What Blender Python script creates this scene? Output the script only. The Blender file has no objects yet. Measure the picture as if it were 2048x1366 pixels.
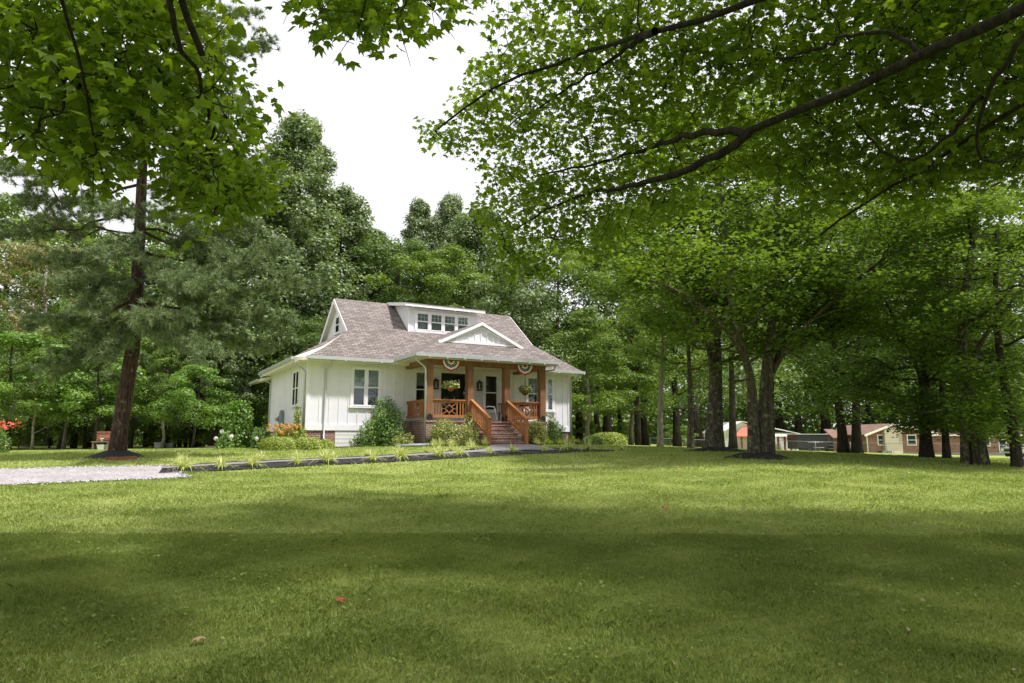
import bpy, math, numpy as np
from mathutils import Vector, Matrix
R = math.radians
# ---------------------------------------------------------------- camera, sky, sun
scene = bpy.context.scene
F_PX = 1365.0                      # focal length in pixels of the 2048 px wide photograph
PITCH = math.atan(195 / F_PX)
cam_d = bpy.data.cameras.new('camera'); cam = bpy.data.objects.new('camera', cam_d)
scene.collection.objects.link(cam); scene.camera = cam
cam_d.sensor_width = 36; cam_d.lens = 36 * F_PX / 2048
cam_d.clip_start = .05; cam_d.clip_end = 3000
cam.location = (0, 0, 0); cam.rotation_euler = (math.pi / 2 + PITCH, 0, 0)

SUN_EL, SUN_AZ = 63, 112           # azimuth measured clockwise from +Y
world = bpy.data.worlds.new("World"); scene.world = world; world.use_nodes = True
wn = world.node_tree.nodes; wl = world.node_tree.links
for n in list(wn): wn.remove(n)
sky = wn.new('ShaderNodeTexSky'); sky.sky_type = 'NISHITA'; sky.sun_disc = False
sky.sun_elevation = R(SUN_EL); sky.sun_rotation = R(SUN_AZ); sky.air_density = 1.0; sky.dust_density = 3.0
m1 = wn.new('ShaderNodeVectorMath'); m1.operation = 'SCALE'; m1.inputs['Scale'].default_value = .10
wl.new(sky.outputs[0], m1.inputs[0])
tc = wn.new('ShaderNodeTexCoord'); mp = wn.new('ShaderNodeMapping'); mp.inputs['Scale'].default_value = (1, 1, 2.5)
cn = wn.new('ShaderNodeTexNoise'); cn.inputs['Scale'].default_value = 2.2; cn.inputs['Detail'].default_value = 6
cr = wn.new('ShaderNodeValToRGB')
cr.color_ramp.elements[0].position = .3; cr.color_ramp.elements[0].color = (.70, .70, .735, 1)
cr.color_ramp.elements[1].position = .75; cr.color_ramp.elements[1].color = (.84, .83, .85, 1)
wl.new(tc.outputs['Generated'], mp.inputs[0]); wl.new(mp.outputs[0], cn.inputs[0]); wl.new(cn.outputs[0], cr.inputs[0])
mx = wn.new('ShaderNodeMix'); mx.data_type = 'RGBA'; mx.inputs[0].default_value = .93
wl.new(m1.outputs[0], mx.inputs[6]); wl.new(cr.outputs[0], mx.inputs[7])
bg = wn.new('ShaderNodeBackground'); bg.inputs[1].default_value = 1.0
wo = wn.new('ShaderNodeOutputWorld'); wl.new(mx.outputs[2], bg.inputs[0]); wl.new(bg.outputs[0], wo.inputs[0])

sd = bpy.data.lights.new('sun', 'SUN'); sd.energy = 4.0; sd.angle = R(3.6); sd.color = (1, .945, .915)
sun = bpy.data.objects.new('sun', sd); scene.collection.objects.link(sun)
sdir = Vector((math.sin(R(SUN_AZ)) * math.cos(R(SUN_EL)), math.cos(R(SUN_AZ)) * math.cos(R(SUN_EL)), math.sin(R(SUN_EL))))
sun.rotation_euler = sdir.to_track_quat('Z', 'Y').to_euler(); sun.location = (0, 0, 30)
scene.view_settings.view_transform = 'Standard'; scene.view_settings.look = 'None'
scene.view_settings.gamma = 1; scene.view_settings.exposure = 0.62
scene.cycles.max_bounces = 7; scene.cycles.transparent_max_bounces = 12; scene.cycles.transmission_bounces = 5
scene.cycles.diffuse_bounces = 4; scene.cycles.glossy_bounces = 3; scene.cycles.use_denoising = True

# ---------------------------------------------------------------- helpers
C = scene.collection
cp, sp = math.cos(PITCH), math.sin(PITCH)
AR, AF, AU = np.array([1., 0, 0]), np.array([0, cp, sp]), np.array([0, -sp, cp])
def ray(x, y): return AR * (x - 1024) / F_PX + AU * (683 - y) / F_PX + AF
def at(x, y, Y):
    r = ray(x, y); return r * Y / r[1]
def proj(P):
    P = np.asarray(P, float); d = P @ AF
    d = np.where(np.abs(d) < 1e-6, 1e-6, d)
    return 1024 + F_PX * (P @ AR) / d, 683 - F_PX * (P @ AU) / d, d

def tag(o, label=None, cat=None, group=None, kind=None):
    if label: o['label'] = label
    if cat: o['category'] = cat
    if group: o['group'] = group
    if kind: o['kind'] = kind
    return o
def empty(name, loc=(0, 0, 0), rz=0, label=None, cat=None, group=None):
    o = bpy.data.objects.new(name, None); C.objects.link(o); o.location = tuple(map(float, loc)); o.rotation_euler = (0, 0, rz)
    o.empty_display_size = .2
    return tag(o, label, cat, group)
def npmesh(name, V, Fc, mat, k, uv=None, smooth=False):
    """V (n,3), Fc (m,k) numpy -> mesh, fast"""
    me = bpy.data.meshes.new(name); V = np.ascontiguousarray(V, np.float32); Fc = np.ascontiguousarray(Fc, np.int32)
    me.vertices.add(len(V)); me.vertices.foreach_set('co', V.ravel())
    me.loops.add(Fc.size); me.loops.foreach_set('vertex_index', Fc.ravel())
    me.polygons.add(len(Fc)); me.polygons.foreach_set('loop_start', np.arange(0, Fc.size, k, dtype=np.int32))
    me.polygons.foreach_set('loop_total', np.full(len(Fc), k, np.int32))
    if smooth: me.polygons.foreach_set('use_smooth', np.ones(len(Fc), bool))
    me.materials.append(mat); me.update(calc_edges=True); me.validate()
    return me
def link(name, me, parent=None, loc=None):
    o = bpy.data.objects.new(name, me); C.objects.link(o)
    if parent: o.parent = parent
    if loc is not None: o.location = tuple(map(float, loc))
    return o

class MB:
    """collects polygons (with metre UVs along each face) into ONE mesh"""
    def __init__(s): s.v = []; s.f = []; s.sm = []
    def poly(s, pts, sm=False):
        b = len(s.v); s.v += [tuple(map(float, p)) for p in pts]; s.f.append(tuple(range(b, b + len(pts)))); s.sm.append(sm); return s
    def box(s, x0, x1, y0, y1, z0, z1):
        return s.hexa([(x0, y0, z0), (x1, y0, z0), (x1, y1, z0), (x0, y1, z0), (x0, y0, z1), (x1, y0, z1), (x1, y1, z1), (x0, y1, z1)])
    def hexa(s, p):
        b = len(s.v); s.v += [tuple(map(float, q)) for q in p]
        for f in ((0, 3, 2, 1), (4, 5, 6, 7), (0, 1, 5, 4), (1, 2, 6, 5), (2, 3, 7, 6), (3, 0, 4, 7)):
            s.f.append(tuple(b + i for i in f)); s.sm.append(False)
        return s
    def bar(s, a, b, w, h, up=(0, 0, 1)):
        a = Vector(a); b = Vector(b); d = (b - a).normalized(); up = Vector(up)
        if abs(d.dot(up)) > .98: up = Vector((0, 1, 0))
        sx = d.cross(up).normalized() * w / 2; sz = sx.cross(d).normalized() * h / 2
        return s.hexa([a - sx - sz, a + sx - sz, b + sx - sz, b - sx - sz, a - sx + sz, a + sx + sz, b + sx + sz, b - sx + sz])
    def tube(s, pts, rad, n=8, cap=True):
        pts = [Vector(p) for p in pts]
        if not hasattr(rad, '__len__'): rad = [rad] * len(pts)
        base = len(s.v); pn = None
        for i, p in enumerate(pts):
            d = (pts[min(i + 1, len(pts) - 1)] - pts[max(i - 1, 0)]).normalized()
            if pn is None: pn = d.cross(Vector((0, 0, 1))) if abs(d.z) < .9 else d.cross(Vector((1, 0, 0)))
            pn = (pn - d * pn.dot(d)).normalized(); q = d.cross(pn)
            for k in range(n):
                a = 2 * math.pi * k / n; s.v.append(tuple(p + (pn * math.cos(a) + q * math.sin(a)) * rad[i]))
        for i in range(len(pts) - 1):
            for k in range(n):
                a = base + i * n + k; b = base + i * n + (k + 1) % n
                s.f.append((a, b, b + n, a + n)); s.sm.append(True)
        if cap:
            s.f.append(tuple(base + k for k in reversed(range(n)))); s.sm.append(False)
            s.f.append(tuple(base + (len(pts) - 1) * n + k for k in range(n))); s.sm.append(False)
        return s
    def lathe(s, prof, n=16, c=(0, 0, 0)):
        base = len(s.v)
        for r, z in prof:
            for k in range(n):
                a = 2 * math.pi * k / n; s.v.append((c[0] + r * math.cos(a), c[1] + r * math.sin(a), c[2] + z))
        for i in range(len(prof) - 1):
            for k in range(n):
                a = base + i * n + k; b = base + i * n + (k + 1) % n
                s.f.append((a, b, b + n, a + n)); s.sm.append(True)
        s.f.append(tuple(base + k for k in reversed(range(n)))); s.sm.append(False)
        s.f.append(tuple(base + (len(prof) - 1) * n + k for k in range(n))); s.sm.append(False)
        return s
    def slab(s, poly, t):
        """prism below a polygon (thickness t straight down)"""
        P = [Vector(p) for p in poly]; Q = [p - Vector((0, 0, t)) for p in P]
        s.poly(P); s.poly(list(reversed(Q)))
        for i in range(len(P)):
            j = (i + 1) % len(P); s.poly([P[i], Q[i], Q[j], P[j]])
        return s
    def build(s, name, mat, parent=None, loc=None):
        me = bpy.data.meshes.new(name); me.from_pydata(s.v, [], s.f)
        me.polygons.foreach_set('use_smooth', s.sm)
        me.materials.append(mat); uvl = me.uv_layers.new(name='uv')
        for p in me.polygons:
            n = p.normal
            U = Vector((0, 0, 1)).cross(n)
            U = Vector((1, 0, 0)) if U.length < 1e-3 else U.normalized()
            W = n.cross(U)
            for li in p.loop_indices:
                co = me.vertices[me.loops[li].vertex_index].co
                uvl.data[li].uv = (co.dot(U), co.dot(W))
        me.update()
        return link(name, me, parent, loc)

# ---------------------------------------------------------------- materials
def new_mat(name):
    m = bpy.data.materials.new(name); m.use_nodes = True; nt = m.node_tree
    b = nt.nodes['Principled BSDF']; return m, nt, nt.nodes, nt.links, b
def noise(nt, scale, detail=4, vec=None, rough=.5):
    n = nt.nodes.new('ShaderNodeTexNoise'); n.inputs['Scale'].default_value = scale; n.inputs['Detail'].default_value = detail
    n.inputs['Roughness'].default_value = rough
    if vec is not None: nt.links.new(vec, n.inputs['Vector'])
    return n.outputs[0]
def ramp(nt, src, stops):
    r = nt.nodes.new('ShaderNodeValToRGB'); els = r.color_ramp.elements
    while len(els) < len(stops): els.new(.5)
    for e, (p, c) in zip(els, stops): e.position = p; e.color = (*c, 1)
    nt.links.new(src, r.inputs[0]); return r.outputs[0]
def mixc(nt, f, a, b, blend='MIX'):
    m = nt.nodes.new('ShaderNodeMix'); m.data_type = 'RGBA'; m.blend_type = blend
    for i, x in ((0, f), (6, a), (7, b)):
        if isinstance(x, (int, float)): m.inputs[i].default_value = x
        elif isinstance(x, tuple): m.inputs[i].default_value = (*x, 1)
        else: nt.links.new(x, m.inputs[i])
    return m.outputs[2]
def bump(nt, h, strength=.3, dist=.02):
    b = nt.nodes.new('ShaderNodeBump'); b.inputs['Strength'].default_value = strength; b.inputs['Distance'].default_value = dist
    nt.links.new(h, b.inputs['Height']); return b.outputs[0]
def coord(nt, which='Object', scale=None):
    t = nt.nodes.new('ShaderNodeTexCoord')
    if scale is None: return t.outputs[which]
    m = nt.nodes.new('ShaderNodeMapping'); m.inputs['Scale'].default_value = scale
    nt.links.new(t.outputs[which], m.inputs[0]); return m.outputs[0]
def plain(name, col, rough=.6, var=.12, scale=6, metal=0, bstr=.1, spec=.5):
    m, nt, N, L, b = new_mat(name); v = coord(nt)
    n = noise(nt, scale, 5, v); d = tuple(c * (1 - var) for c in col); e = tuple(min(1, c * (1 + var)) for c in col)
    L.new(ramp(nt, n, [(.3, d), (.7, e)]), b.inputs['Base Color']); b.inputs['Roughness'].default_value = rough
    b.inputs['Metallic'].default_value = metal; b.inputs['Specular IOR Level'].default_value = spec
    if bstr: L.new(bump(nt, noise(nt, scale * 5, 3, v), bstr, .01), b.inputs['Normal'])
    return m
def leaf_mat(name, a, b_, trans=.4, gloss=.06, sc=.5, tcol=None):
    m = bpy.data.materials.new(name); m.use_nodes = True; nt = m.node_tree; N = nt.nodes; L = nt.links
    N.remove(N['Principled BSDF']); out = N['Material Output']
    g = N.new('ShaderNodeNewGeometry')
    v = coord(nt, 'Object')
    n = noise(nt, sc, 3, v)
    r1 = N.new('ShaderNodeMath'); r1.operation = 'MULTIPLY_ADD'; r1.inputs[1].default_value = .55; L.new(g.outputs['Random Per Island'], r1.inputs[0])
    r2 = N.new('ShaderNodeMath'); r2.operation = 'MULTIPLY_ADD'; r2.inputs[1].default_value = .9; r2.inputs[2].default_value = -.22
    L.new(n, r2.inputs[0]); L.new(r2.outputs[0], r1.inputs[2])
    col = mixc(nt, r1.outputs[0], a, b_)
    d = N.new('ShaderNodeBsdfDiffuse'); t = N.new('ShaderNodeBsdfTranslucent'); gl = N.new('ShaderNodeBsdfGlossy')
    gl.inputs['Roughness'].default_value = .5
    tc2 = mixc(nt, 1.0, col, tcol or (1.25, 1.2, .5), 'MULTIPLY')
    L.new(col, d.inputs[0]); L.new(tc2, t.inputs[0])
    s1 = N.new('ShaderNodeMixShader'); s1.inputs[0].default_value = trans; L.new(d.outputs[0], s1.inputs[1]); L.new(t.outputs[0], s1.inputs[2])
    s2 = N.new('ShaderNodeMixShader'); s2.inputs[0].default_value = gloss; L.new(s1.outputs[0], s2.inputs[1]); L.new(gl.outputs[0], s2.inputs[2])
    L.new(s2.outputs[0], out.inputs[0]); return m
def bark_mat(name, a, b_, lichen=None, amount=.6):
    m, nt, N, L, b = new_mat(name); v = coord(nt, 'Object', (6, 6, 1.2)); n = noise(nt, 3, 6, v, .65)
    col = ramp(nt, n, [(.35, a), (.65, b_)])
    if lichen:
        f = ramp(nt, noise(nt, 7, 5, coord(nt), .7), [(amount - .05, (0, 0, 0)), (amount + .06, (1, 1, 1))])
        col = mixc(nt, f, col, lichen)
    L.new(col, b.inputs['Base Color']); b.inputs['Roughness'].default_value = .9; b.inputs['Specular IOR Level'].default_value = .2
    L.new(bump(nt, n, .8, .05), b.inputs['Normal']); return m
def brick_mat(name, c1, c2, mortar, w=.21, h=.075, off=.5, msize=.012, nv=.22):
    m, nt, N, L, b = new_mat(name); t = N.new('ShaderNodeTexBrick'); L.new(coord(nt, 'UV'), t.inputs[0])
    t.inputs['Color1'].default_value = (*c1, 1); t.inputs['Color2'].default_value = (*c2, 1); t.inputs['Mortar'].default_value = (*mortar, 1)
    t.inputs['Scale'].default_value = 1; t.inputs['Brick Width'].default_value = w; t.inputs['Row Height'].default_value = h
    t.inputs['Mortar Size'].default_value = msize; t.inputs['Bias'].default_value = 0; t.offset = off
    nz = ramp(nt, noise(nt, 2.5, 6, coord(nt)), [(.3, (1 - nv,) * 3), (.7, (1 + nv,) * 3)])
    L.new(mixc(nt, 1.0, t.outputs[0], nz, 'MULTIPLY'), b.inputs['Base Color']); b.inputs['Roughness'].default_value = .85
    b.inputs['Specular IOR Level'].default_value = .25
    L.new(bump(nt, t.outputs['Fac'], -.4, .01), b.inputs['Normal']); return m

M = {}
M['white'] = plain('white_paint', (.80, .79, .86), .55, .05, 1.2, bstr=.04)
M['trim'] = plain('trim_paint', (.84, .83, .88), .5, .03, 2, bstr=.03)
M['cream'] = plain('soffit_cream', (.80, .77, .68), .6, .03, 2, bstr=.03)
M['gutter'] = plain('gutter_metal', (.52, .55, .57), .35, .06, 3, metal=.3, bstr=.02)
def wood_mat(name, a, b_):
    m, nt, N, L, b = new_mat(name); v = coord(nt, 'Object', (14, 14, 1.3)); n = noise(nt, 2.2, 6, v, .7); k = noise(nt, 1.1, 3, coord(nt))
    c = mixc(nt, 1.0, ramp(nt, n, [(.3, a), (.7, b_)]), ramp(nt, k, [(.3, (.78, .76, .75)), (.7, (1.15, 1.12, 1.1))]), 'MULTIPLY'); L.new(c, b.inputs['Base Color'])
    b.inputs['Roughness'].default_value = .62; L.new(bump(nt, n, .35, .01), b.inputs['Normal']); return m
M['cedar'] = wood_mat('cedar', (.27, .10, .030), (.50, .215, .07))
M['cedar_post'] = wood_mat('cedar_post', (.14, .062, .030), (.31, .15, .07))
M['black'] = plain('black_metal', (.012, .012, .013), .55, .2, 5)
M['grey_metal'] = plain('grey_metal', (.25, .28, .3), .5, .1, 5)
M['shingle'] = brick_mat('shingles', (.145, .122, .114), (.262, .230, .214), (.08, .066, .06), .34, .14, .37, .018, .07)
M['brick'] = brick_mat('porch_brick', (.27, .12, .085), (.15, .085, .07), (.42, .34, .30), .2, .072, .5, .011)
M['brick_far'] = brick_mat('house_brick', (.28, .115, .08), (.20, .09, .065), (.32, .24, .20), .22, .08)
M['shingle_far'] = brick_mat('brown_shingles', (.19, .12, .095), (.26, .165, .13), (.12, .08, .06), .4, .16)
M['mulch'] = plain('black_mulch', (.014, .012, .013), .95, .5, 18, bstr=1)
M['concrete'] = plain('concrete_walk', (.20, .185, .20), .85, .15, 4, bstr=.3)
M['interior'] = plain('dark_interior', (.02, .02, .022), .8, .2, 2)  # near-black colour stands in for unlit rooms at the windows
M['curtain'] = plain('curtain_cloth', (.42, .43, .42), .9, .15, 4)
M['terracotta'] = plain('terracotta', (.35, .14, .08), .8, .15, 6)
M['coir'] = plain('coir', (.16, .07, .03), .95, .3, 30, bstr=.8)
M['redcloth'] = plain('red_cloth', (.42, .03, .035), .8, .1, 4)
M['whitecloth'] = plain('white_cloth', (.8, .78, .74), .8, .05, 4)
M['navycloth'] = plain('navy_cloth', (.02, .03, .09), .8, .1, 4)
M['tinwhite'] = plain('white_sheet_metal', (.74, .75, .74), .45, .05, 1.5)
M['redtin'] = plain('red_metal_awning', (.75, .10, .05), .45, .08, 2)
M['green_paint'] = plain('green_paint', (.03, .32, .14), .5, .1, 3)
M['silver'] = plain('silver_car_paint', (.45, .48, .52), .25, .05, 2, metal=.4)
M['rubber'] = plain('rubber', (.02, .02, .02), .8, .1, 5)
M['wood_grey'] = plain('weathered_wood', (.2, .14, .10), .85, .3, 8, bstr=.4)
M['wood_red'] = plain('reddish_wood', (.22, .08, .045), .8, .3, 8)
M['white_plastic'] = plain('white_plastic', (.75, .76, .78), .4, .04, 3)
M['needle_litter'] = plain('pine_straw', (.17, .075, .04), .95, .5, 12, bstr=1)
def wave_board(name, col, pitch, dark=.55):
    """lap or corrugation lines set by the V (or U) metre coordinate"""
    m, nt, N, L, b = new_mat(name); t = N.new('ShaderNodeTexBrick'); L.new(coord(nt, 'UV'), t.inputs[0])
    t.inputs['Scale'].default_value = 1; t.inputs['Brick Width'].default_value = 40; t.inputs['Row Height'].default_value = pitch; t.inputs['Mortar Size'].default_value = pitch * .07
    t.inputs['Color1'].default_value = (*col, 1); t.inputs['Color2'].default_value = (*col, 1); t.inputs['Mortar'].default_value = (*[c * dark for c in col], 1)
    L.new(t.outputs[0], b.inputs['Base Color']); b.inputs['Roughness'].default_value = .6; L.new(bump(nt, t.outputs['Fac'], -.5, .02), b.inputs['Normal']); return m
M['lap'] = wave_board('lap_siding', (.80, .79, .75), .17, .35)
M['lapcream'] = wave_board('cream_lap_siding', (.50, .45, .34), .2, .6)
def glass_mat():
    m = bpy.data.materials.new('window_glass'); m.use_nodes = True; nt = m.node_tree; N = nt.nodes; L = nt.links
    N.remove(N['Principled BSDF']); t = N.new('ShaderNodeBsdfTransparent'); t.inputs[0].default_value = (.88, .92, .92, 1)
    g = N.new('ShaderNodeBsdfGlossy'); g.inputs['Roughness'].default_value = .03; g.inputs[0].default_value = (.9, .95, 1, 1)
    fr = N.new('ShaderNodeFresnel'); fr.inputs[0].default_value = 1.5
    ad = N.new('ShaderNodeMath'); ad.operation = 'ADD'; ad.inputs[1].default_value = .02; ad.use_clamp = True; L.new(fr.outputs[0], ad.inputs[0])
    mx = N.new('ShaderNodeMixShader'); L.new(ad.outputs[0], mx.inputs[0]); L.new(t.outputs[0], mx.inputs[1]); L.new(g.outputs[0], mx.inputs[2])
    L.new(mx.outputs[0], N['Material Output'].inputs[0]); return m
M['glass'] = glass_mat()
def chain_mat():
    m = bpy.data.materials.new('chain_link'); m.use_nodes = True; nt = m.node_tree; N = nt.nodes; L = nt.links
    b = N['Principled BSDF']; b.inputs['Base Color'].default_value = (.16, .17, .17, 1); b.inputs['Roughness'].default_value = .6
    mp_ = N.new('ShaderNodeMapping'); mp_.inputs['Rotation'].default_value = (0, 0, R(45)); mp_.inputs['Scale'].default_value = (12, 12, 12)
    L.new(coord(nt, 'UV'), mp_.inputs[0]); t = N.new('ShaderNodeTexBrick'); L.new(mp_.outputs[0], t.inputs[0]); t.offset = 0
    t.inputs['Scale'].default_value = 1; t.inputs['Brick Width'].default_value = 1; t.inputs['Row Height'].default_value = 1; t.inputs['Mortar Size'].default_value = .018
    tr = N.new('ShaderNodeBsdfTransparent'); mx = N.new('ShaderNodeMixShader'); L.new(t.outputs['Fac'], mx.inputs[0]); L.new(tr.outputs[0], mx.inputs[1]); L.new(b.outputs[0], mx.inputs[2])
    L.new(mx.outputs[0], N['Material Output'].inputs[0]); return m
M['chain'] = chain_mat()
M['fence'] = plain('galvanised', (.22, .23, .23), .6, .1, 5)

M['maple_near'] = leaf_mat('maple_leaves_overhead', (.07, .14, .014), (.26, .38, .035), .6, .035, 1.2)
M['maple_mid'] = leaf_mat('maple_leaves', (.055, .120, .020), (.205, .305, .055), .45, .03, .45)
M['leaf_dark'] = leaf_mat('dark_leaves', (.045, .105, .022), (.17, .26, .055), .40, .04, .4)
M['leaf_poplar'] = leaf_mat('poplar_leaves', (.085, .14, .05), (.25, .34, .13), .38, .07, .4)
M['leaf_lime'] = leaf_mat('lime_leaves', (.085, .20, .018), (.20, .33, .045), .45, .05, .4)
M['leaf_olive'] = leaf_mat('olive_leaves', (.14, .16, .06), (.30, .28, .13), .35, .04, .3)
M['leaf_wood'] = leaf_mat('wood_leaves', (.06, .125, .02), (.24, .345, .065), .42, .03, .18)
M['needles'] = leaf_mat('pine_needles', (.058, .105, .035), (.27, .35, .14), .15, .05, 1.6, (1.1, 1.05, .7))
M['clover'] = leaf_mat('clover_leaves', (.12, .20, .03), (.28, .38, .08), .3, .05, 2)
M['litter'] = leaf_mat('dry_scraps', (.12, .07, .03), (.42, .32, .20), .1, .03, 3)
M['box'] = leaf_mat('boxwood_leaves', (.16, .24, .02), (.46, .54, .09), .3, .06, 2)
M['shrub'] = leaf_mat('shrub_leaves', (.07, .16, .03), (.26, .39, .11), .3, .04, 1.5)
M['yshrub'] = leaf_mat('gold_shrub_leaves', (.17, .23, .045), (.48, .50, .17), .3, .05, 2)
M['lirio'] = leaf_mat('variegated_blades', (.36, .44, .12), (.68, .70, .36), .3, .06, 2)
M['flower_white'] = leaf_mat('white_petals', (.6, .62, .5), (.85, .85, .78), .3, .03, 2, (1, 1, .9))
M['flower_orange'] = leaf_mat('orange_petals', (.80, .30, .05), (.88, .62, .16), .3, .03, 5, (1, .8, .5))
M['flower_red'] = leaf_mat('red_petals', (.62, .08, .05), (.80, .28, .18), .3, .03, 5, (1, .6, .5))
M['leaf_dead'] = leaf_mat('fallen_leaf', (.30, .06, .02), (.42, .12, .04), .2, .05, 2, (1, .8, .5))
M['leaf_tan'] = leaf_mat('dry_leaf', (.45, .30, .18), (.5, .36, .22), .2, .05, 2, (1, .8, .5))
M['bark_maple'] = bark_mat('maple_bark', (.03, .026, .020), (.11, .094, .07), (.21, .22, .15), .59)
M['bark_dark'] = bark_mat('dark_bark', (.018, .015, .012), (.07, .058, .046), (.13, .13, .09), .66)
M['bark_pale'] = bark_mat('pale_bark', (.12, .10, .08), (.33, .29, .23), (.35, .36, .28), .6)
M['bark_pine'] = bark_mat('pine_bark', (.022, .013, .011), (.105, .066, .052), (.20, .18, .14), .62)
M['bark_blackish'] = bark_mat('blackish_bark', (.012, .010, .008), (.04, .034, .026))  # darkest bark tone, almost black brown, without lichen

# ---------------------------------------------------------------- terrain
gp = [(0, 0, -1.5), (-7, 0, -1.5), (7, 0, -1.5), (0, -25, -1.7), (-30, -20, -1.7), (30, -20, -1.9)]
for px, py, Y in [(1024, 1040, 10), (100, 1045, 10), (1950, 1050, 10), (200, 958, 15.5), (40, 975, 13.5), (235, 906, 21), (350, 941, 17.5), (-300, 960, 16),
                  (560, 905, 26), (700, 897, 27), (850, 893, 26), (1000, 891, 27.8), (1140, 889, 33), (1200, 903, 25), (1024, 940, 18.5),
                  (1430, 902, 24), (1512, 911, 20.5), (1600, 916, 20), (1850, 916, 24), (1965, 931, 19), (2040, 940, 18), (1700, 909, 30),
                  (1700, 905, 52), (1830, 912, 70), (2040, 917, 58), (1720, 908, 82), (1480, 903, 85), (1650, 904, 85), (1480, 901, 58), (1310, 893, 48), (1230, 889, 40), (100, 897, 42), (-300, 897, 42),
                  (420, 895, 42), (540, 893, 38), (1024, 889, 60), (400, 890, 80), (1300, 888, 90), (1800, 900, 110), (2500, 925, 40), (2400, 1000, 12), (-600, 1010, 12), (1440, 952, 16), (1800, 962, 15)]:
    gp.append(tuple(at(px, py, Y)))
for a in range(12):
    gp.append((260 * math.sin(a * R(30)), 260 * math.cos(a * R(30)), -1.8))
gp = np.array(gp); SC = 6.0
def _k(d2): return np.sqrt(d2 + SC * SC)
A_ = _k(((gp[:, None, :2] - gp[None, :, :2]) ** 2).sum(-1)) - np.eye(len(gp)) * .8
n_ = len(gp); Pm = np.hstack([np.ones((n_, 1)), gp[:, :2]]); Z = np.zeros((3, 3))
W_ = np.linalg.solve(np.vstack([np.hstack([A_, Pm]), np.hstack([Pm.T, Z])]), np.concatenate([gp[:, 2], np.zeros(3)]))
def gz(x, y):
    x = np.atleast_1d(np.asarray(x, float)); y = np.atleast_1d(np.asarray(y, float))
    sh = x.shape; x = x.ravel(); y = y.ravel(); out = np.empty(len(x))
    for i in range(0, len(x), 100000):
        xx = x[i:i + 100000]; yy = y[i:i + 100000]
        d2 = (xx[:, None] - gp[None, :, 0]) ** 2 + (yy[:, None] - gp[None, :, 1]) ** 2
        out[i:i + 100000] = _k(d2) @ W_[:n_] + W_[n_] + W_[n_ + 1] * xx + W_[n_ + 2] * yy
    return out.reshape(sh)
def G1(x, y): return float(gz(x, y)[0])
def gpt(px, Y, dz=0):
    X = (px - 1024) / (F_PX / cp) * Y; return np.array([X, Y, G1(X, Y) + dz])

def axis(lo, hi, near, step, grow):
    a = [0.]
    while a[-1] < hi: a.append(a[-1] + (step if a[-1] < near else step + (a[-1] - near) * grow))
    return a
ax = axis(0, 900, 30, .6, .1); xs = np.array(sorted(set([-q for q in ax] + ax)))
ay = axis(0, 900, 45, .6, .1); by = axis(0, 900, 5, .8, .15); ys = np.array(sorted(set([-q for q in by] + ay)))
XX, YY = np.meshgrid(xs, ys); ZZ = gz(XX, YY)
V = np.stack([XX.ravel(), YY.ravel(), ZZ.ravel()], 1); nx = len(xs)
ii, jj = np.meshgrid(np.arange(nx - 1), np.arange(len(ys) - 1)); q0 = (jj * nx + ii).ravel()
m, nt, N, L, b = new_mat('lawn')
v = coord(nt)
c1 = ramp(nt, noise(nt, .55, 5, v, .6), [(.3, (.19, .25, .06)), (.5, (.28, .335, .095)), (.7, (.39, .42, .14))])
c2 = ramp(nt, noise(nt, 9, 6, v, .7), [(.3, (.55, .6, .5)), (.62, (1.25, 1.2, 1.1))])
c3 = ramp(nt, noise(nt, 2.2, 6, v, .75), [(.56, (0, 0, 0)), (.72, (1, 1, 1))])
cc = mixc(nt, c3, c1, (.30, .26, .12)); L.new(mixc(nt, 1.0, cc, c2, 'MULTIPLY'), b.inputs['Base Color'])
b.inputs['Roughness'].default_value = .95; b.inputs['Specular IOR Level'].default_value = .1
L.new(bump(nt, noise(nt, 40, 6, v, .8), 1.0, .04), b.inputs['Normal'])
M['lawn'] = m
gr = link('ground', npmesh('ground', V, np.stack([q0, q0 + 1, q0 + nx + 1, q0 + nx], 1), m, 4, smooth=True))
tag(gr, kind='structure')

# sheets laid on the terrain
def sheet(name, outline, mat, dz, res=.5, thick=0):
    """flat strip polygon list [(left pts),(right pts)] -> sheet following the terrain"""
    Lp, Rp = [np.array(q, float) for q in outline]
    def dens(P):
        t = np.concatenate([[0], np.cumsum(np.linalg.norm(np.diff(P, axis=0), axis=1))]); n = max(3, int(t[-1] / res))
        s = np.linspace(0, t[-1], n_s); return np.stack([np.interp(s, t, P[:, 0]), np.interp(s, t, P[:, 1])], 1)
    n_s = max(4, int(np.linalg.norm(np.diff(Lp, axis=0), axis=1).sum() / res))
    A = dens(Lp); B = dens(Rp); k = max(2, int(np.linalg.norm(A - B, axis=1).max() / res) + 1)
    T = np.linspace(0, 1, k + 1)[None, :, None]; G = A[:, None] * (1 - T) + B[:, None] * T
    z = gz(G[..., 0], G[..., 1]) + dz
    V = np.concatenate([G.reshape(-1, 2), z.reshape(-1, 1)], 1); w = k + 1
    i, j = np.meshgrid(np.arange(k), np.arange(n_s - 1)); q = (j * w + i).ravel()
    return link(name, npmesh(name, V, np.stack([q, q + 1, q + w + 1, q + w], 1), mat, 4, smooth=True))
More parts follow.
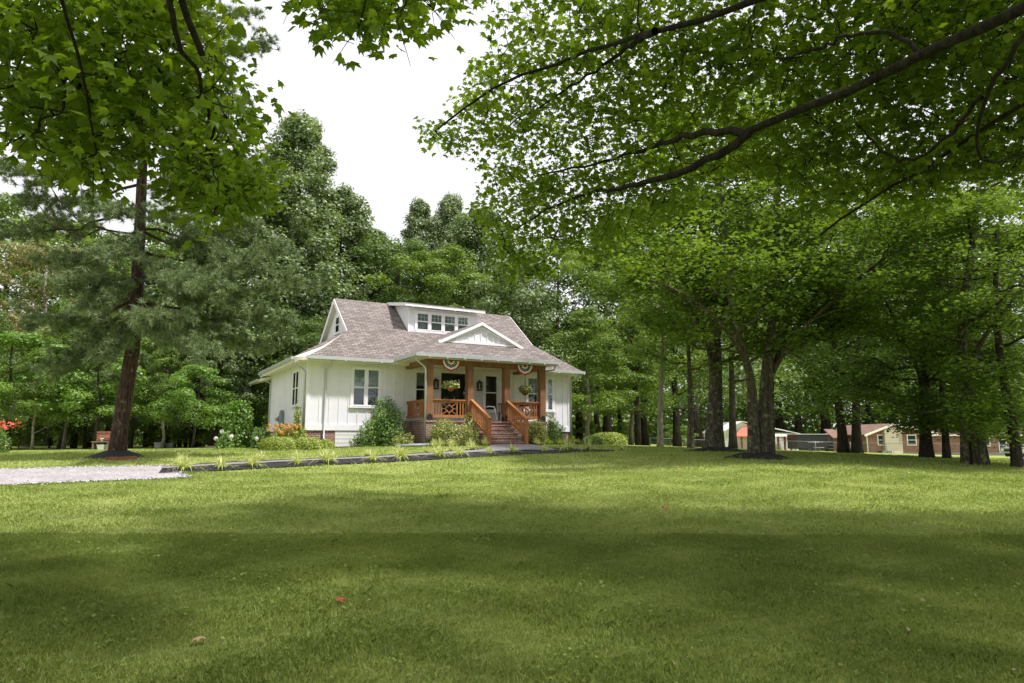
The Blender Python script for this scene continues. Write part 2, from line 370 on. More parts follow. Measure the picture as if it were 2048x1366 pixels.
#@@LAWN
# ---------------------------------------------------------------- vegetation library
def rn(seed): return np.random.default_rng(seed)
def unit(a): return a / np.maximum(np.linalg.norm(a, axis=-1, keepdims=True), 1e-9)
def leaf_frames(rng, n, tilt=.6, droop=.3, outward=None):
    """normals scattered round up, tip directions roughly horizontal, drooping"""
    nrm = rng.normal(0, tilt, (n, 3)); nrm[:, 2] = 1; nrm = unit(nrm)
    t = rng.normal(0, 1, (n, 3))
    if outward is not None: t += outward * 1.3
    t[:, 2] = -droop + rng.normal(0, .25, n)
    t = t - nrm * (t * nrm).sum(1, keepdims=True); t = unit(t); return nrm, t, np.cross(nrm, t)
KITE = np.array([(0, -.5, 0), (.42, 0, .06), (0, .55, -.03), (-.42, 0, .06)])
_o = [(0, 1), (21, .56), (44, .92), (63, .55), (98, .64), (140, .36)]
_pts = [(math.sin(R(a)) * r, math.cos(R(a)) * r) for a, r in _o] + [(0, -.22)] + [(-math.sin(R(a)) * r, math.cos(R(a)) * r) for a, r in reversed(_o[1:])]
STAR = np.array([(x * .55, y * .55, -.10 * (x * x + y * y) + .04) for x, y in _pts] + [(0, 0, .07)])
def card_verts(P, nrm, t, s, size, shape):
    sz = np.broadcast_to(np.asarray(size, float), (len(P),))[:, None, None]
    return (P[:, None] + sz * (shape[None, :, 0:1] * s[:, None] + shape[None, :, 1:2] * t[:, None] + shape[None, :, 2:3] * nrm[:, None]))
def kite_leaves(name, P, size, mat, rng, tilt=.6, droop=.3, outward=None, frames=None):
    nrm, t, s = frames or leaf_frames(rng, len(P), tilt, droop, outward)
    V = card_verts(P, nrm, t, s, size, KITE).reshape(-1, 3)
    return npmesh(name, V, np.arange(len(V)).reshape(-1, 4), mat, 4)
def star_leaves(name, P, size, mat, rng, tilt=.55, droop=.55, outward=None):
    nrm, t, s = leaf_frames(rng, len(P), tilt, droop, outward)
    N_ = len(P); sz = np.broadcast_to(np.asarray(size, float), (N_,))[:, None]; n = len(STAR) - 1
    wx = rng.uniform(.72, 1.12, (N_, 1)); cz = rng.uniform(-1.2, 4.0, (N_, 1)); sk = rng.normal(0, .22, (N_, 1)); cx = rng.uniform(-.5, 1.6, (N_, 1))
    X_ = STAR[None, :, 0] * wx; Y_ = STAR[None, :, 1] + 0 * wx; Z_ = STAR[None, :, 2] * cz + sk * X_ * Y_ * 2 - cx * X_ * X_ + rng.normal(0, .018, (N_, n + 1))
    V = P[:, None] + sz[..., None] * (X_[..., None] * s[:, None] + Y_[..., None] * t[:, None] + Z_[..., None] * nrm[:, None])
    fan = np.array([(n, k, (k + 1) % n) for k in range(n)])
    Fc = (np.arange(len(P)) * (n + 1))[:, None, None] + fan[None]
    return npmesh(name, V.reshape(-1, 3), Fc.reshape(-1, 3), mat, 3)
def blades(name, P, rng, length, width, mat, spread=.9, seg=3, n=28):
    """a clump of arching strap blades round each P"""
    Vs = []; Fs = []; b = 0
    P = np.atleast_2d(P); N = len(P) * n
    base = np.repeat(P, n, 0) + np.c_[rng.normal(0, .03, (N, 2)), np.zeros(N)]
    a = rng.uniform(0, 2 * np.pi, N); d = np.stack([np.cos(a), np.sin(a)], 1); k = rng.uniform(.2, 1, N) * spread; Ls = length * rng.uniform(.6, 1.1, N)
    side = np.stack([-d[:, 1], d[:, 0], np.zeros(N)], 1)
    T = np.linspace(0, 1, seg + 1); rows = []
    for t in T:
        hor = Ls * k * t; ver = Ls * (t * (1.15 - .25 * k) - .75 * k * t * t)
        c = base + np.c_[d * hor[:, None], ver]; w = width * (1 - t) ** .6 * .5 + .0008
        rows += [c - side * w, c + side * w]
    V = np.stack(rows, 1).reshape(-1, 3); o = np.arange(N)[:, None, None] * (2 * (seg + 1))
    q = np.array([(2 * i, 2 * i + 1, 2 * i + 3, 2 * i + 2) for i in range(seg)])
    return npmesh(name, V, (o + q[None]).reshape(-1, 4), mat, 4)

def curve(a, b_, rng, wob=.1, n=5, sag=0):
    a = np.array(a, float); b_ = np.array(b_, float); L_ = np.linalg.norm(b_ - a); t = np.linspace(0, 1, n)[:, None]
    P = a * (1 - t) + b_ * t + rng.normal(0, wob * L_, (n, 3)) * np.sin(np.pi * t)
    P[:, 2] += sag * L_ * np.sin(np.pi * t[:, 0]); return P
def poly_at(P, t):
    P = np.asarray(P); s = np.concatenate([[0], np.cumsum(np.linalg.norm(np.diff(P, axis=0), axis=1))]); s /= s[-1]
    return np.array([np.interp(t, s, P[:, i]) for i in range(3)])

def build_maple(seed, stems, mat_bark, mat_leaf, leaf=.12, nspray=60, blen=(2.4, 4.2), t0=.35, nb=10, ntw=7, flat=.22, twl=(.8, 1.5), sprayr=.55, up=.25, extra=None):
    """stems: list of (points, r0, r1). Layered sprays of leaves hang on every twig."""
    rng = rn(seed); tr = MB(); tips = []; outs = []
    for pts, r0, r1, *opt in stems:
        pts = np.array(pts, float); n = len(pts); st0 = opt[0] if opt else t0; snb = opt[1] if len(opt) > 1 else nb
        # smooth resample
        tt = np.linspace(0, 1, max(8, n * 3)); Q = np.array([poly_at(pts, t) for t in tt])
        for _ in range(2): Q[1:-1] = (Q[:-2] + 2 * Q[1:-1] + Q[2:]) / 4
        rr = r0 + (r1 - r0) * tt ** .8
        if opt and len(opt) > 2: rr = rr * (1 + opt[2] * np.exp(-tt * 14))
        tr.tube(Q, list(rr), 10)
        ctr = Q[0]
        for i in range(snb):
            t = st0 + (1 - st0) * (i + rng.uniform(0, .8)) / snb; a = poly_at(Q, min(t, 1)); az = i * 2.4 + rng.uniform(-.5, .5)
            L_ = rng.uniform(*blen) * (1.15 - .55 * t)
            d = np.array([math.cos(az), math.sin(az), up + .5 * t + rng.normal(0, .12)]); d = d / np.linalg.norm(d)
            e = a + d * L_; B = curve(a, e, rng, .05, 6, -.05 if up < .3 else .04); rb = max(.024, (r0 + (r1 - r0) * t) * .5)
            tr.tube(B, list(np.linspace(rb, .012, 6)), 6, False)
            for k in range(ntw):
                u_ = .25 + .75 * (k + rng.uniform(0, .7)) / ntw; p = poly_at(B, min(u_, 1)); s_ = (1 if k % 2 else -1)
                dd = d * .7 + s_ * np.cross(d, [0, 0, 1]) * rng.uniform(.4, 1.1) + np.array([0, 0, rng.normal(.02, .15)])
                e2 = p + dd / np.linalg.norm(dd) * rng.uniform(*twl); T_ = curve(p, e2, rng, .06, 4)
                tr.tube(T_, [.016, .012, .009, .005], 4, False)
                for w in (.5, 1.0):
                    tips.append(poly_at(T_, w)); outs.append(dd)
            tips.append(e); outs.append(d)
    if extra is not None:
        for q in extra: tips.append(q); outs.append(rng.normal(0, 1, 3))
    tips = np.array(tips); outs = np.array(outs); n = len(tips) * nspray
    r = rng.uniform(0, 1, n) ** .5 * sprayr; a = rng.uniform(0, 2 * np.pi, n)
    sz = rng.uniform(.6, 1.3, len(tips)).repeat(nspray)
    off = np.stack([np.cos(a) * r * sz, np.sin(a) * r * sz, rng.normal(0, flat * sprayr, n) - .35 * r * r * sz], 1)
    P = tips.repeat(nspray, 0) + off
    sizes = leaf * rng.uniform(.65, 1.2, n)
    fr = leaf_frames(rng, n, .45, .35, unit(off))
    return tr, kite_leaves('crown', P, sizes, mat_leaf, rng, frames=fr)

def clump_crown(seed, h0, h1, rad, mat, nc=70, per=110, rc=(.7, 1.3), leaf=.2, prof='round', lean=(0, 0), squash=.65):
    rng = rn(seed); P = []; O = []
    ph = rng.uniform(0, 6.28, 4)
    for i in range(nc):
        t = rng.uniform(0, 1) ** .9
        if prof == 'round': w = math.sqrt(max(0, 1 - (2 * t - .85) ** 2 / 1.4))
        elif prof == 'cone': w = (1 - t) ** .75 * .95 + .08
        elif prof == 'tower': w = (1 - t ** 1.5) ** .75 * .95 + .10
        else: w = .6 + .4 * math.sin(math.pi * t)
        a = rng.uniform(0, 2 * math.pi); w *= 1 + .22 * math.sin(3 * a + ph[0] + 4 * t) + .12 * math.sin(5 * a + ph[1])
        r = rad * w * rng.uniform(.3, 1.0) ** .7 * rng.uniform(.8, 1.15); c = np.array([math.cos(a) * r + lean[0] * t, math.sin(a) * r + lean[1] * t, h0 + (h1 - h0) * t])
        R_ = rng.uniform(*rc) * (1 - .35 * t)
        n = int(per * rng.uniform(.7, 1.3)); d = rng.normal(0, 1, (n, 3)); d[:, 2] = d[:, 2] * .8 + .35; d = unit(d)
        q = c + d * (R_ * rng.uniform(.55, 1.08, (n, 1))) * np.array([1, 1, squash]); P.append(q); O.append(d)
    P = np.concatenate(P); O = np.concatenate(O); n = len(P)
    nrm = unit(O * .9 + rng.normal(0, .45, (n, 3)) + np.array([0, 0, .55])); t = rng.normal(0, 1, (n, 3)); t[:, 2] -= .5
    t = unit(t - nrm * (t * nrm).sum(1, keepdims=True))
    return kite_leaves('crown', P, leaf * rng.uniform(.6, 1.25, n), mat, rng, frames=(nrm, t, np.cross(nrm, t)))
def simple_trunk(seed, h, r, h0, rad, lean=0, nl=9):
    rng = rn(seed + 7); m_ = MB(); top = np.array([lean, rng.uniform(-.3, .3), h]); P = curve((0, 0, -.3), top, rng, .012, 8)
    m_.tube(P, [r * (1.25 if i == 0 else 1) * (1 - .8 * i / 7) for i in range(8)], 9)
    for i in range(nl):
        t = (h0 / h * .85) + (1 - h0 / h * .85) * i / nl * .8; a = poly_at(P, t); az = i * 2.4 + rng.uniform(0, .8); L_ = rad * rng.uniform(.55, .95) * (1 - .4 * t)
        e = a + np.array([math.cos(az), math.sin(az), .55]) * L_; m_.tube(curve(a, e, rng, .06, 5), list(np.linspace(r * .4 * (1 - .6 * t), .02, 5)), 5, False)
    return m_
def shrub_mesh(name, seed, rx, ry, h, n, leaf, mat, flat_top=False, gaps=.0, z0=.0, tilt=.7):
    """leafy shell + interior of a bush centred on the origin, standing on z=0"""
    rng = rn(seed); k = 14; cc_ = rng.normal(0, 1, (k, 3)); cc_ = unit(cc_) * rng.uniform(.35, .75, (k, 1)); cc_[:, 2] = np.abs(cc_[:, 2]) * .9 + .12
    w = rng.integers(0, k, n); d = unit(rng.normal(0, 1, (n, 3))); q = cc_[w] + d * (rng.uniform(.25, .42, (n, 1)))
    if flat_top:
        d = unit(rng.normal(0, 1, (n, 3))); d[:, 2] = np.abs(d[:, 2]); pw = 2.9
        a_ = np.arctan2(d[:, 1], d[:, 0]); q = d / ((np.abs(d) ** pw).sum(1, keepdims=True) ** (1 / pw)) * (1 - np.abs(rng.normal(0, .07, (n, 1)))) * (1 + .04 * np.sin(5 * a_ + seed) + .03 * np.sin(9 * a_ + 3 * d[:, 2]))[:, None]
    q[:, 2] = np.clip(q[:, 2], .02, None)
    P = q * np.array([rx, ry, h]) + np.array([0, 0, z0]); nrm = unit(unit(d) + rng.normal(0, tilt, (n, 3)) + np.array([0, 0, .4])); t = rng.normal(0, 1, (n, 3)); t[:, 2] += .4
    t = unit(t - nrm * (t * nrm).sum(1, keepdims=True))
    return kite_leaves(name, P, leaf * rng.uniform(.6, 1.2, n), mat, rng, frames=(nrm, t, np.cross(nrm, t)))
def twiggy(seed, h, n, r=.02, spread=.4):
    rng = rn(seed); m_ = MB()
    for i in range(n):
        a = i * 2.4; e = np.array([math.cos(a) * spread, math.sin(a) * spread, h * rng.uniform(.6, .95)]); m_.tube(curve((math.cos(a) * .04, math.sin(a) * .04, -.1), e, rng, .05, 4), [r, r * .8, r * .5, r * .25], 5, False)
    return m_

# ---------------------------------------------------------------- grass blades (lawn turf that nobody could count)
def turf():
    rng = rn(11); Ps = []
    def zone(n, y0, y1, mar=1.22):
        y = np.sqrt(rng.uniform(y0 * y0, y1 * y1, n)); x = rng.uniform(-1, 1, n) * (.84 * y + 3.2); return np.stack([x, y], 1)
    A = zone(560000, 3.0, 9); A2 = zone(240000, 9, 17); B_ = zone(125000, 17, 30)
    Pxy = np.concatenate([A, A2, B_])
    ln = np.concatenate([np.full(len(A), .036), np.full(len(A2), .040), np.full(len(B_), .05)]); wd = np.concatenate([np.full(len(A), .0038), np.full(len(A2), .008), np.full(len(B_), .016)])
    # keep beds, walk and gravel clear
    keep = np.ones(len(Pxy), bool)
    for poly in CLEAR:
        keep &= ~inpoly(Pxy, poly)
    Pxy = Pxy[keep]; ln = ln[keep]; wd = wd[keep]; n = len(Pxy)
    # clumpiness
    ph = np.sin(Pxy[:, 0] * 3.1 + 1.3 * np.sin(Pxy[:, 1] * 2.3)) + np.sin(Pxy[:, 1] * 4.7 + 1.7 * np.sin(Pxy[:, 0] * 1.9)) + np.sin(Pxy[:, 0] * 11 + 3 * np.sin(Pxy[:, 1] * 9)) * .6
    ln = ln * (1 + .18 * ph) * rng.uniform(.5, 1.35, n)
    tall = rng.random(n) < .012; ln[tall] *= 1.6
    z = gz(Pxy[:, 0], Pxy[:, 1]); a = rng.uniform(0, 2 * np.pi, n); d = np.stack([np.cos(a), np.sin(a), np.zeros(n)], 1); k = rng.uniform(.1, .9, n)
    s = np.stack([-d[:, 1], d[:, 0], np.zeros(n)], 1); B0 = np.c_[Pxy, z - .004]
    m1_ = B0 + d * (ln * k * .35)[:, None] + np.c_[np.zeros((n, 2)), ln * .6]; tp = B0 + d * (ln * k)[:, None] + np.c_[np.zeros((n, 2)), ln * (1.05 - .35 * k)]
    w = (wd / 2)[:, None]
    V = np.stack([B0 - s * w, B0 + s * w, m1_ + s * w * .8, tp, m1_ - s * w * .8], 1).reshape(-1, 3)
    Fc = np.arange(n * 5).reshape(-1, 5)
    o = link('grass', npmesh('grass', V, Fc, M['grass'], 5)); tag(o, 'short mown green lawn grass in front of the white cottage', 'grass', kind='stuff')
def weeds():
    rng = rn(19); c = []
    for i in range(300):
        y = math.sqrt(rng.uniform(3.6 ** 2, 17 ** 2)); x = rng.uniform(-1, 1) * .9 * y; k = int(rng.integers(8, 46)); c.append(np.array([x, y]) + rng.normal(0, rng.uniform(.05, .30), (k, 2)))
    P = np.concatenate(c); keep = np.ones(len(P), bool)
    for poly in CLEAR: keep &= ~inpoly(P, poly)
    P = P[keep]; P = np.c_[P, gz(P[:, 0], P[:, 1]) + rng.uniform(.015, .05, len(P))]
    o = link('clover', kite_leaves('clover', P, rng.uniform(.016, .042, len(P)), M['clover'], rng, .35, .1)); tag(o, 'clover and small broad leaved weeds scattered through the near lawn', 'clover', kind='stuff')
    y = np.sqrt(rng.uniform(3.6 ** 2, 22 ** 2, 420)); x = rng.uniform(-1, 1, 420) * .85 * y; P = np.stack([x, y, gz(x, y) + .045], 1)
    o = link('lawn_litter', kite_leaves('lawn_litter', P, rng.uniform(.012, .05, 420), M['litter'], rng, .6, .1)); tag(o, 'tiny dry leaf scraps and twigs scattered on the lawn', 'litter', kind='stuff')
def inpoly(P, poly):
    poly = np.asarray(poly); x, y = P[:, 0], P[:, 1]; c = np.zeros(len(P), bool); j = len(poly) - 1
    for i in range(len(poly)):
        xi, yi = poly[i]; xj, yj = poly[j]
        c ^= ((yi > y) != (yj > y)) & (x < (xj - xi) * (y - yi) / (yj - yi + 1e-12) + xi); j = i
    return c
M['grass'] = leaf_mat('grass_blades', (.18, .285, .058), (.50, .575, .19), .35, .03, .9, (1.15, 1.15, .6))
# ---------------------------------------------------------------- gravel drive, mulch beds, walk
bed_front = [(-8.35, 16.4), (-6.95, 17.35), (-5.4, 18.7), (-3.65, 19.85), (-1.75, 21.2), (.45, 22.65), (2.05, 23.45), (3.6, 24.1)]
bed_back = [(-9.0, 17.9), (-8.0, 19.3), (-6.3, 20.6), (-4.3, 22.05), (-2.7, 23.4), (-1.2, 25.3), (1.2, 26.3), (3.6, 24.7)]
walk_front = [(-8.68, 17.25), (-7.45, 18.45), (-5.95, 19.75), (-4.2, 20.9), (-2.4, 22.3), (-.2, 23.9), (1.0, 24.5)]
walk_back = [(-8.86, 17.6), (-7.72, 18.85), (-6.17, 20.15), (-4.38, 21.35), (-2.65, 22.85), (-1.2, 24.2), (-.9, 24.95)]
grav_a = [(-7.28, 15.6), (-10.43, 14.18), (-16, 12.0), (-30, 7)]; grav_b = [(-8.94, 18.12), (-12.77, 17.3), (-18, 16.2), (-34, 13)]
m, nt, N, L, b = new_mat('gravel'); v = coord(nt)
vo = N.new('ShaderNodeTexVoronoi'); vo.inputs['Scale'].default_value = 22; L.new(v, vo.inputs[0])
g1 = ramp(nt, vo.outputs['Color'], [(0, (.24, .225, .23)), (.5, (.38, .36, .37)), (1, (.54, .52, .53))])
g2 = ramp(nt, noise(nt, 1.2, 4, v), [(.35, (.8, .78, .76)), (.7, (1.05, 1.05, 1.05))])
L.new(mixc(nt, 1.0, g1, g2, 'MULTIPLY'), b.inputs['Base Color']); b.inputs['Roughness'].default_value = .95; L.new(bump(nt, vo.outputs['Distance'], 1, .03), b.inputs['Normal'])
M['gravel'] = m
tag(sheet('gravel_driveway', (grav_a, grav_b), M['gravel'], .022, .4), kind='structure')
o = sheet('mulch_bed', (bed_front, bed_back), M['mulch'], .030, .3); tag(o, kind='structure')
tag(sheet('walkway', (walk_front, walk_back), M['concrete'], .05, .3), kind='structure')
tag(sheet('walkway', ([(-.98, 24.4), (-.75, 27.85)], [(1.62, 24.2), (.8, 28.7)]), M['concrete'], .056, .3), kind='structure')
rng = rn(23); E_ = []
for P_ in (grav_a, grav_b):
    Q_ = np.c_[np.array(P_), np.zeros(len(P_))]; E_ += [poly_at(Q_, t)[:2] for t in rng.uniform(0, .8, 1500) ** 1.4]
E_ += [poly_at(np.array([[*grav_a[0], 0], [*grav_b[0], 0]]), t)[:2] for t in rng.uniform(0, 1, 500)]
E_ = np.array(E_) + rng.normal(0, .09, (len(E_), 2)); E_ = np.c_[E_, gz(E_[:, 0], E_[:, 1]) + .028]
M['stone'] = leaf_mat('gravel_stones', (.26, .25, .25), (.6, .58, .58), 0, .03, 4)
tag(link('gravel_stones', kite_leaves('gravel_stones', E_, rng.uniform(.02, .06, len(E_)), M['stone'], rng, .4, .05)), 'loose gravel stones spilling over the edges of the drive', 'gravel', kind='stuff')
# ---------------------------------------------------------------- the cottage
TH = R(60.3); uu = np.array([math.sin(TH), math.cos(TH), 0]); vv = np.array([-math.cos(TH), math.sin(TH), 0]); C0 = np.array([-8.553, 28.5, 0]); RZ = math.atan2(uu[1], uu[0])
def H(s, w, z=0): return C0 + uu * s + vv * w + np.array([0, 0, z])
def HG(s, w, dz=0):
    P = H(s, w); P[2] = G1(P[0], P[1]) + dz; return P
CLEAR = [bed_front + bed_back[::-1], grav_a + grav_b[::-1], walk_front + walk_back[::-1]]
fb = [H(1.1, -.75)[:2], H(3.4, -1.1)[:2], H(4.0, -3.7)[:2], H(6.4, -4.4)[:2], H(6.4, 0)[:2], H(1.1, 0)[:2]]
sheet_l = ([H(-.3, -1.0)[:2], H(2.6, -1.0)[:2], H(3.5, -3.2)[:2], H(4.3, -3.8)[:2], H(6.35, -4.6)[:2]], [H(-.3, .3)[:2], H(2.6, .3)[:2], H(4.6, .3)[:2], H(5.3, .3)[:2], H(6.35, .3)[:2]])
sheet_r = ([H(8.15, -4.4)[:2], H(9.5, -3.9)[:2], H(11, -2.9)[:2], H(13, -1.6)[:2], H(15, -1.2)[:2]], [H(8.15, .3)[:2], H(9.5, .3)[:2], H(11, .3)[:2], H(13, .3)[:2], H(15, .3)[:2]])
for sh_ in (sheet_l, sheet_r):
    tag(sheet('mulch_bed', sh_, M['mulch'], .034, .3), kind='structure'); CLEAR.append(list(sh_[0]) + list(sh_[1])[::-1])
CLEAR.append([H(0, 0)[:2], H(13.3, 0)[:2], H(13.3, 8)[:2], H(0, 8)[:2]])
turf()
weeds()

house = empty('cottage', C0, RZ, 'white board and batten cottage with brown shingle roof and cedar front porch', 'house')
W0, DEP, EZ = 13.25, 7.95, 3.42
def zroof(w): return EZ + .785 * (w + .5)
# walls
b_ = MB()
b_.poly([(0, 0, .38), (W0, 0, .38), (W0, 0, 3.5), (0, 0, 3.5)]); b_.poly([(0, DEP, .38), (0, 0, .38), (0, 0, 3.5), (0, DEP, 3.5)])
b_.poly([(W0, 0, .38), (W0, DEP, .38), (W0, DEP, 3.5), (W0, 0, 3.5)]); b_.poly([(W0, DEP, .38), (0, DEP, .38), (0, DEP, 3.5), (W0, DEP, 3.5)])
for sg, sn in ((2.22, -1), (11.64, 1)):
    t = [(sg, 1.2, 4.6), (sg, 6.5, 4.6), (sg, 3.85, 6.76)]; b_.poly(t if sn > 0 else t[::-1])
bt = b_; win_s = [(1.83, 3.2), (4.72, 5.42), (6.02, 7.42), (8.22, 9.12), (10.62, 11.4)]
s = .12
while s < W0:
    if not any(a - .02 < s < c + .02 for a, c in win_s): bt.box(s - .022, s + .022, -.02, .0, .62, 3.4)
    else:
        bt.box(s - .022, s + .022, -.02, .0, 3.16, 3.4)
        if s < 4: bt.box(s - .022, s + .022, -.02, .0, .62, 1.22)
    s += .41
w_ = .2
while w_ < DEP:
    if not 1.3 < w_ < 2.9: bt.box(-.02, 0, w_ - .022, w_ + .022, .62, 3.4)
    bt.box(W0, W0 + .02, w_ - .022, w_ + .022, .62, 3.4); w_ += .3
for k in range(14):
    w_ = 1.5 + .36 * k; top = 4.6 + (2.1 - abs(w_ - 3.85) * .8)
    if w_ < 6.3 and abs(w_ - 3.72) > .55: bt.box(2.2, 2.22, w_ - .02, w_ + .02, 4.7, top)
bt.build('wall', M['white'], house)
bb = MB(); bb.box(-.035, W0 + .035, -.035, 0, .36, .61); bb.box(-.035, 0, 0, DEP, .36, .61); bb.box(W0, W0 + .035, 0, DEP, .36, .61)
bb.box(-.03, .10, -.03, 0, .61, 3.4); bb.box(-.03, 0, 0, .10, .61, 3.4); bb.box(W0 - .12, W0 + .03, -.03, 0, .61, 3.4); bb.box(-.03, 0, DEP - .12, DEP, .61, 3.4)
bb.build('trim_board', M['trim'], house)
fd = MB(); fd.box(.02, 1.24, .02, DEP, -1, .36); fd.box(11.6, W0 - .02, .02, DEP - .1, -1, .36); fd.box(1.24, 11.6, .6, DEP - .1, -1, .36); fd.build('foundation', M['brick'], house)
MB().box(1.24, 4.4, .0, .59, -1, .37).build('lap_skirting', M['lap'], house)
# roofs
MM, Gf, G2, R1, R2 = (-.14, -.5), (2.0, 1.37), (11.86, 1.37), (2.0, 3.85), (11.86, 3.85)
def zz(p): return (p[0], p[1], zroof(p[1]))
roof = MB(); KK = (.68, .11); K2 = (.60, .22, 3.95)
roof.poly([zz(MM), zz((13.75, -.5)), zz(G2), zz(R2), zz(R1), zz(Gf), zz(KK)])
bk = lambda p: (p[0], 7.7 - p[1], zroof(p[1]))
roof.poly([bk((-.5, -.5)), bk(Gf), bk(R1), bk(R2), bk(G2), bk((13.75, -.5))])
L1, L2 = (-.5, .43, 3.46), (-.5, 8.2, 3.42); roof.poly([L1, K2, zz(Gf), bk(Gf)]); roof.poly([L1, bk(Gf), L2]); roof.poly([zz((13.75, -.5)), (13.75, 8.2, 3.42), bk(G2), zz(G2)])
rf = roof.build('roof', M['shingle'], house)
un = MB()
def under(P, t=.16, d=.012):
    un.slab([(p[0], p[1], p[2] - d) for p in P], t)
under([zz(MM), zz((13.75, -.5)), zz(G2), zz(R2), zz(R1), zz(Gf), zz(KK)]); under([L1, K2, zz(Gf), bk(Gf)], .2, .02); under([L1, bk(Gf), L2], .24); under([zz((13.75, -.5)), (13.75, 8.2, 3.42), bk(G2), zz(G2)])
under([bk((-.5, -.5)), bk(Gf), bk(R1), bk(R2), bk(G2), bk((13.75, -.5))])
un.poly([(-.14, -.5, 3.40), (-.5, .43, 3.44), (.60, .22, 3.93), (.68, .11, 3.88)]); un.poly([(-.14, -.5, 3.40), (-.14, -.5, 3.2), (-.5, .43, 3.2), (-.5, .43, 3.44)])
un.box(-.45, W0 + .45, -.48, 0, 3.235, 3.25); un.box(-.45, 0, 0, DEP + .2, 3.235, 3.25)
un.build('soffit', M['cream'], house)
# rake boards on the two gables
for sg in (2.0, 11.86):
    rk = MB()
    for a, c in (((Gf[1]), 3.85), (7.7 - Gf[1], 3.85)):
        z0_, z1_ = 4.89, zroof(3.85); rk.bar((sg + (.012 if sg > 5 else -.012), a, z0_ - .13), (sg + (.012 if sg > 5 else -.012), c, z1_ - .13), .03, .2)
    rk.build('rake_board', M['trim'], house)
# left rear lower eave
lr = MB(); lr.slab([(-.65, 7.8, 3.05), (1.0, 7.8, 3.5), (1.0, 10.2, 3.5), (-.65, 10.2, 3.05)], .14); lr.build('rear_porch_roof', M['cream'], house)
# dormer
DW, DS0, DS1 = 1.68, 5.05, 8.75
dm = MB(); zb = zroof(DW)
dm.poly([(DS0, DW, zb - .1), (DS1, DW, zb - .1), (DS1, DW, 6.34), (DS0, DW, 6.34)])
dm.poly([(DS0, 3.7, 6.6), (DS0, DW, zb - .1), (DS0, DW, 6.34), (DS0, 3.75, 6.78)]); dm.poly([(DS1, DW, zb - .1), (DS1, 3.7, 6.6), (DS1, 3.75, 6.78), (DS1, DW, 6.34)])
dormer = dm.build('dormer', M['white'], house)
dt = MB()
for s in np.arange(DS0 + .12, 5.35, .14): dt.box(s - .012, s + .012, DW - .015, DW, zb, 6.3)
for w_ in np.arange(DW + .2, 3.4, .28): dt.box(DS0 - .015, DS0, w_ - .012, w_ + .012, zroof(w_) + .01, 6.42 + .14 * (w_ - DW))
dt.box(DS0 - .02, DS0 + .09, DW - .02, DW - .0, zb - .02, 6.34); dt.box(5.3, 8.42, DW - .03, DW, 5.13, 5.25); dt.box(5.3, 8.42, DW - .03, DW, 6.09, 6.19)
dt.build('dormer_trim', M['trim'], dormer)
dr = MB(); dr.slab([(DS0 - .3, DW - .35, 6.47), (DS1 + .3, DW - .35, 6.47), (DS1 + .3, 4.0, 6.93), (DS0 - .3, 4.0, 6.93)], .16); dr.build('dormer_fascia', M['trim'], dormer)
MB().poly([(DS0 - .32, DW - .38, 6.474), (DS1 + .32, DW - .38, 6.474), (DS1 + .32, 4.03, 6.944), (DS0 - .32, 4.03, 6.944)]).build('dormer_roof', M['shingle'], dormer)

def window(parent, x0, x1, z0, z1, y=0., cols=1, mull=0, grid=False, trim=True, axis='y', sill=True, curtain=.5, frame_mat='trim', casing=.1, midrail=True):
    """double-hung window; y = plane it sits on, faces -y (axis 'y') or -x (axis 'x')"""
    def T(p): return p if axis == 'y' else (p[1], p[0], p[2])
    def bx(m_, a, b2, c, d, e, f): m_.box(*((a, b2, c, d, e, f) if axis == 'y' else (c, d, a, b2, e, f)))
    fr = MB()
    if trim:
        c = casing
        bx(fr, x0 - c, x1 + c, y - .05, y, z1, z1 + c); bx(fr, x0 - c, x0, y - .05, y, z0 - c * .3, z1); bx(fr, x1, x1 + c, y - .05, y, z0 - c * .3, z1)
    if sill: bx(fr, x0 - casing - .04, x1 + casing + .04, y - .09, y, z0 - .09, z0 - .03)
    win = fr.build('window', M[frame_mat], parent)
    sash = MB(); n = cols; wd = (x1 - x0 - mull * (n - 1)) / n; rails = .045
    gl = MB(); cu = MB(); dk = MB(); bx(dk, x0, x1, y - .012, y - .004, z0, z1)
    for i in range(n):
        a = x0 + i * (wd + mull); e = a + wd; zm = (z0 + z1) / 2
        if i: bx(sash, a - mull, a, y - .05, y, z0, z1)
        bx(sash, a, a + rails, y - .04, y - .002, z0, z1); bx(sash, e - rails, e, y - .04, y - .002, z0, z1); bx(sash, a + rails, e - rails, y - .04, y - .002, z0, z0 + rails)
        bx(sash, a + rails, e - rails, y - .04, y - .002, z1 - rails, z1)
        if midrail: bx(sash, a + rails, e - rails, y - .045, y - .002, zm - .025, zm + .025)
        if grid:
            for q in (1, 2): xx = a + rails + (wd - 2 * rails) * q / 3; bx(sash, xx - .009, xx + .009, y - .036, y - .02, zm + .03, z1 - rails)
            bx(sash, a + rails, e - rails, y - .035, y - .021, (zm + z1) / 2 - .009, (zm + z1) / 2 + .009)
        bx(gl, a + rails - .004, e - rails + .004, y - .036, y - .032, z0 + rails - .004, z1 - rails + .004)
        if curtain:
            k = 12; zc = z1 - (z1 - z0) * curtain; xs_ = np.linspace(a + rails, e - rails, k)
            for j in range(k - 1):
                d0, d1 = (.006 if j % 2 else .016), (.016 if j % 2 else .006)
                cu.poly([T((xs_[j], y - d0 - .010, zc)), T((xs_[j + 1], y - d1 - .010, zc)), T((xs_[j + 1], y - d1 - .010, z1)), T((xs_[j], y - d0 - .010, z1))])
    sash.build('sash', M[frame_mat], win); dk.build('dark_room_backing', M['interior'], win)  # dark backing board paints the unlit room behind the glass
    if curtain: cu.build('curtain', M['curtain'], win)
    gl.build('pane', M['glass'], win); return win
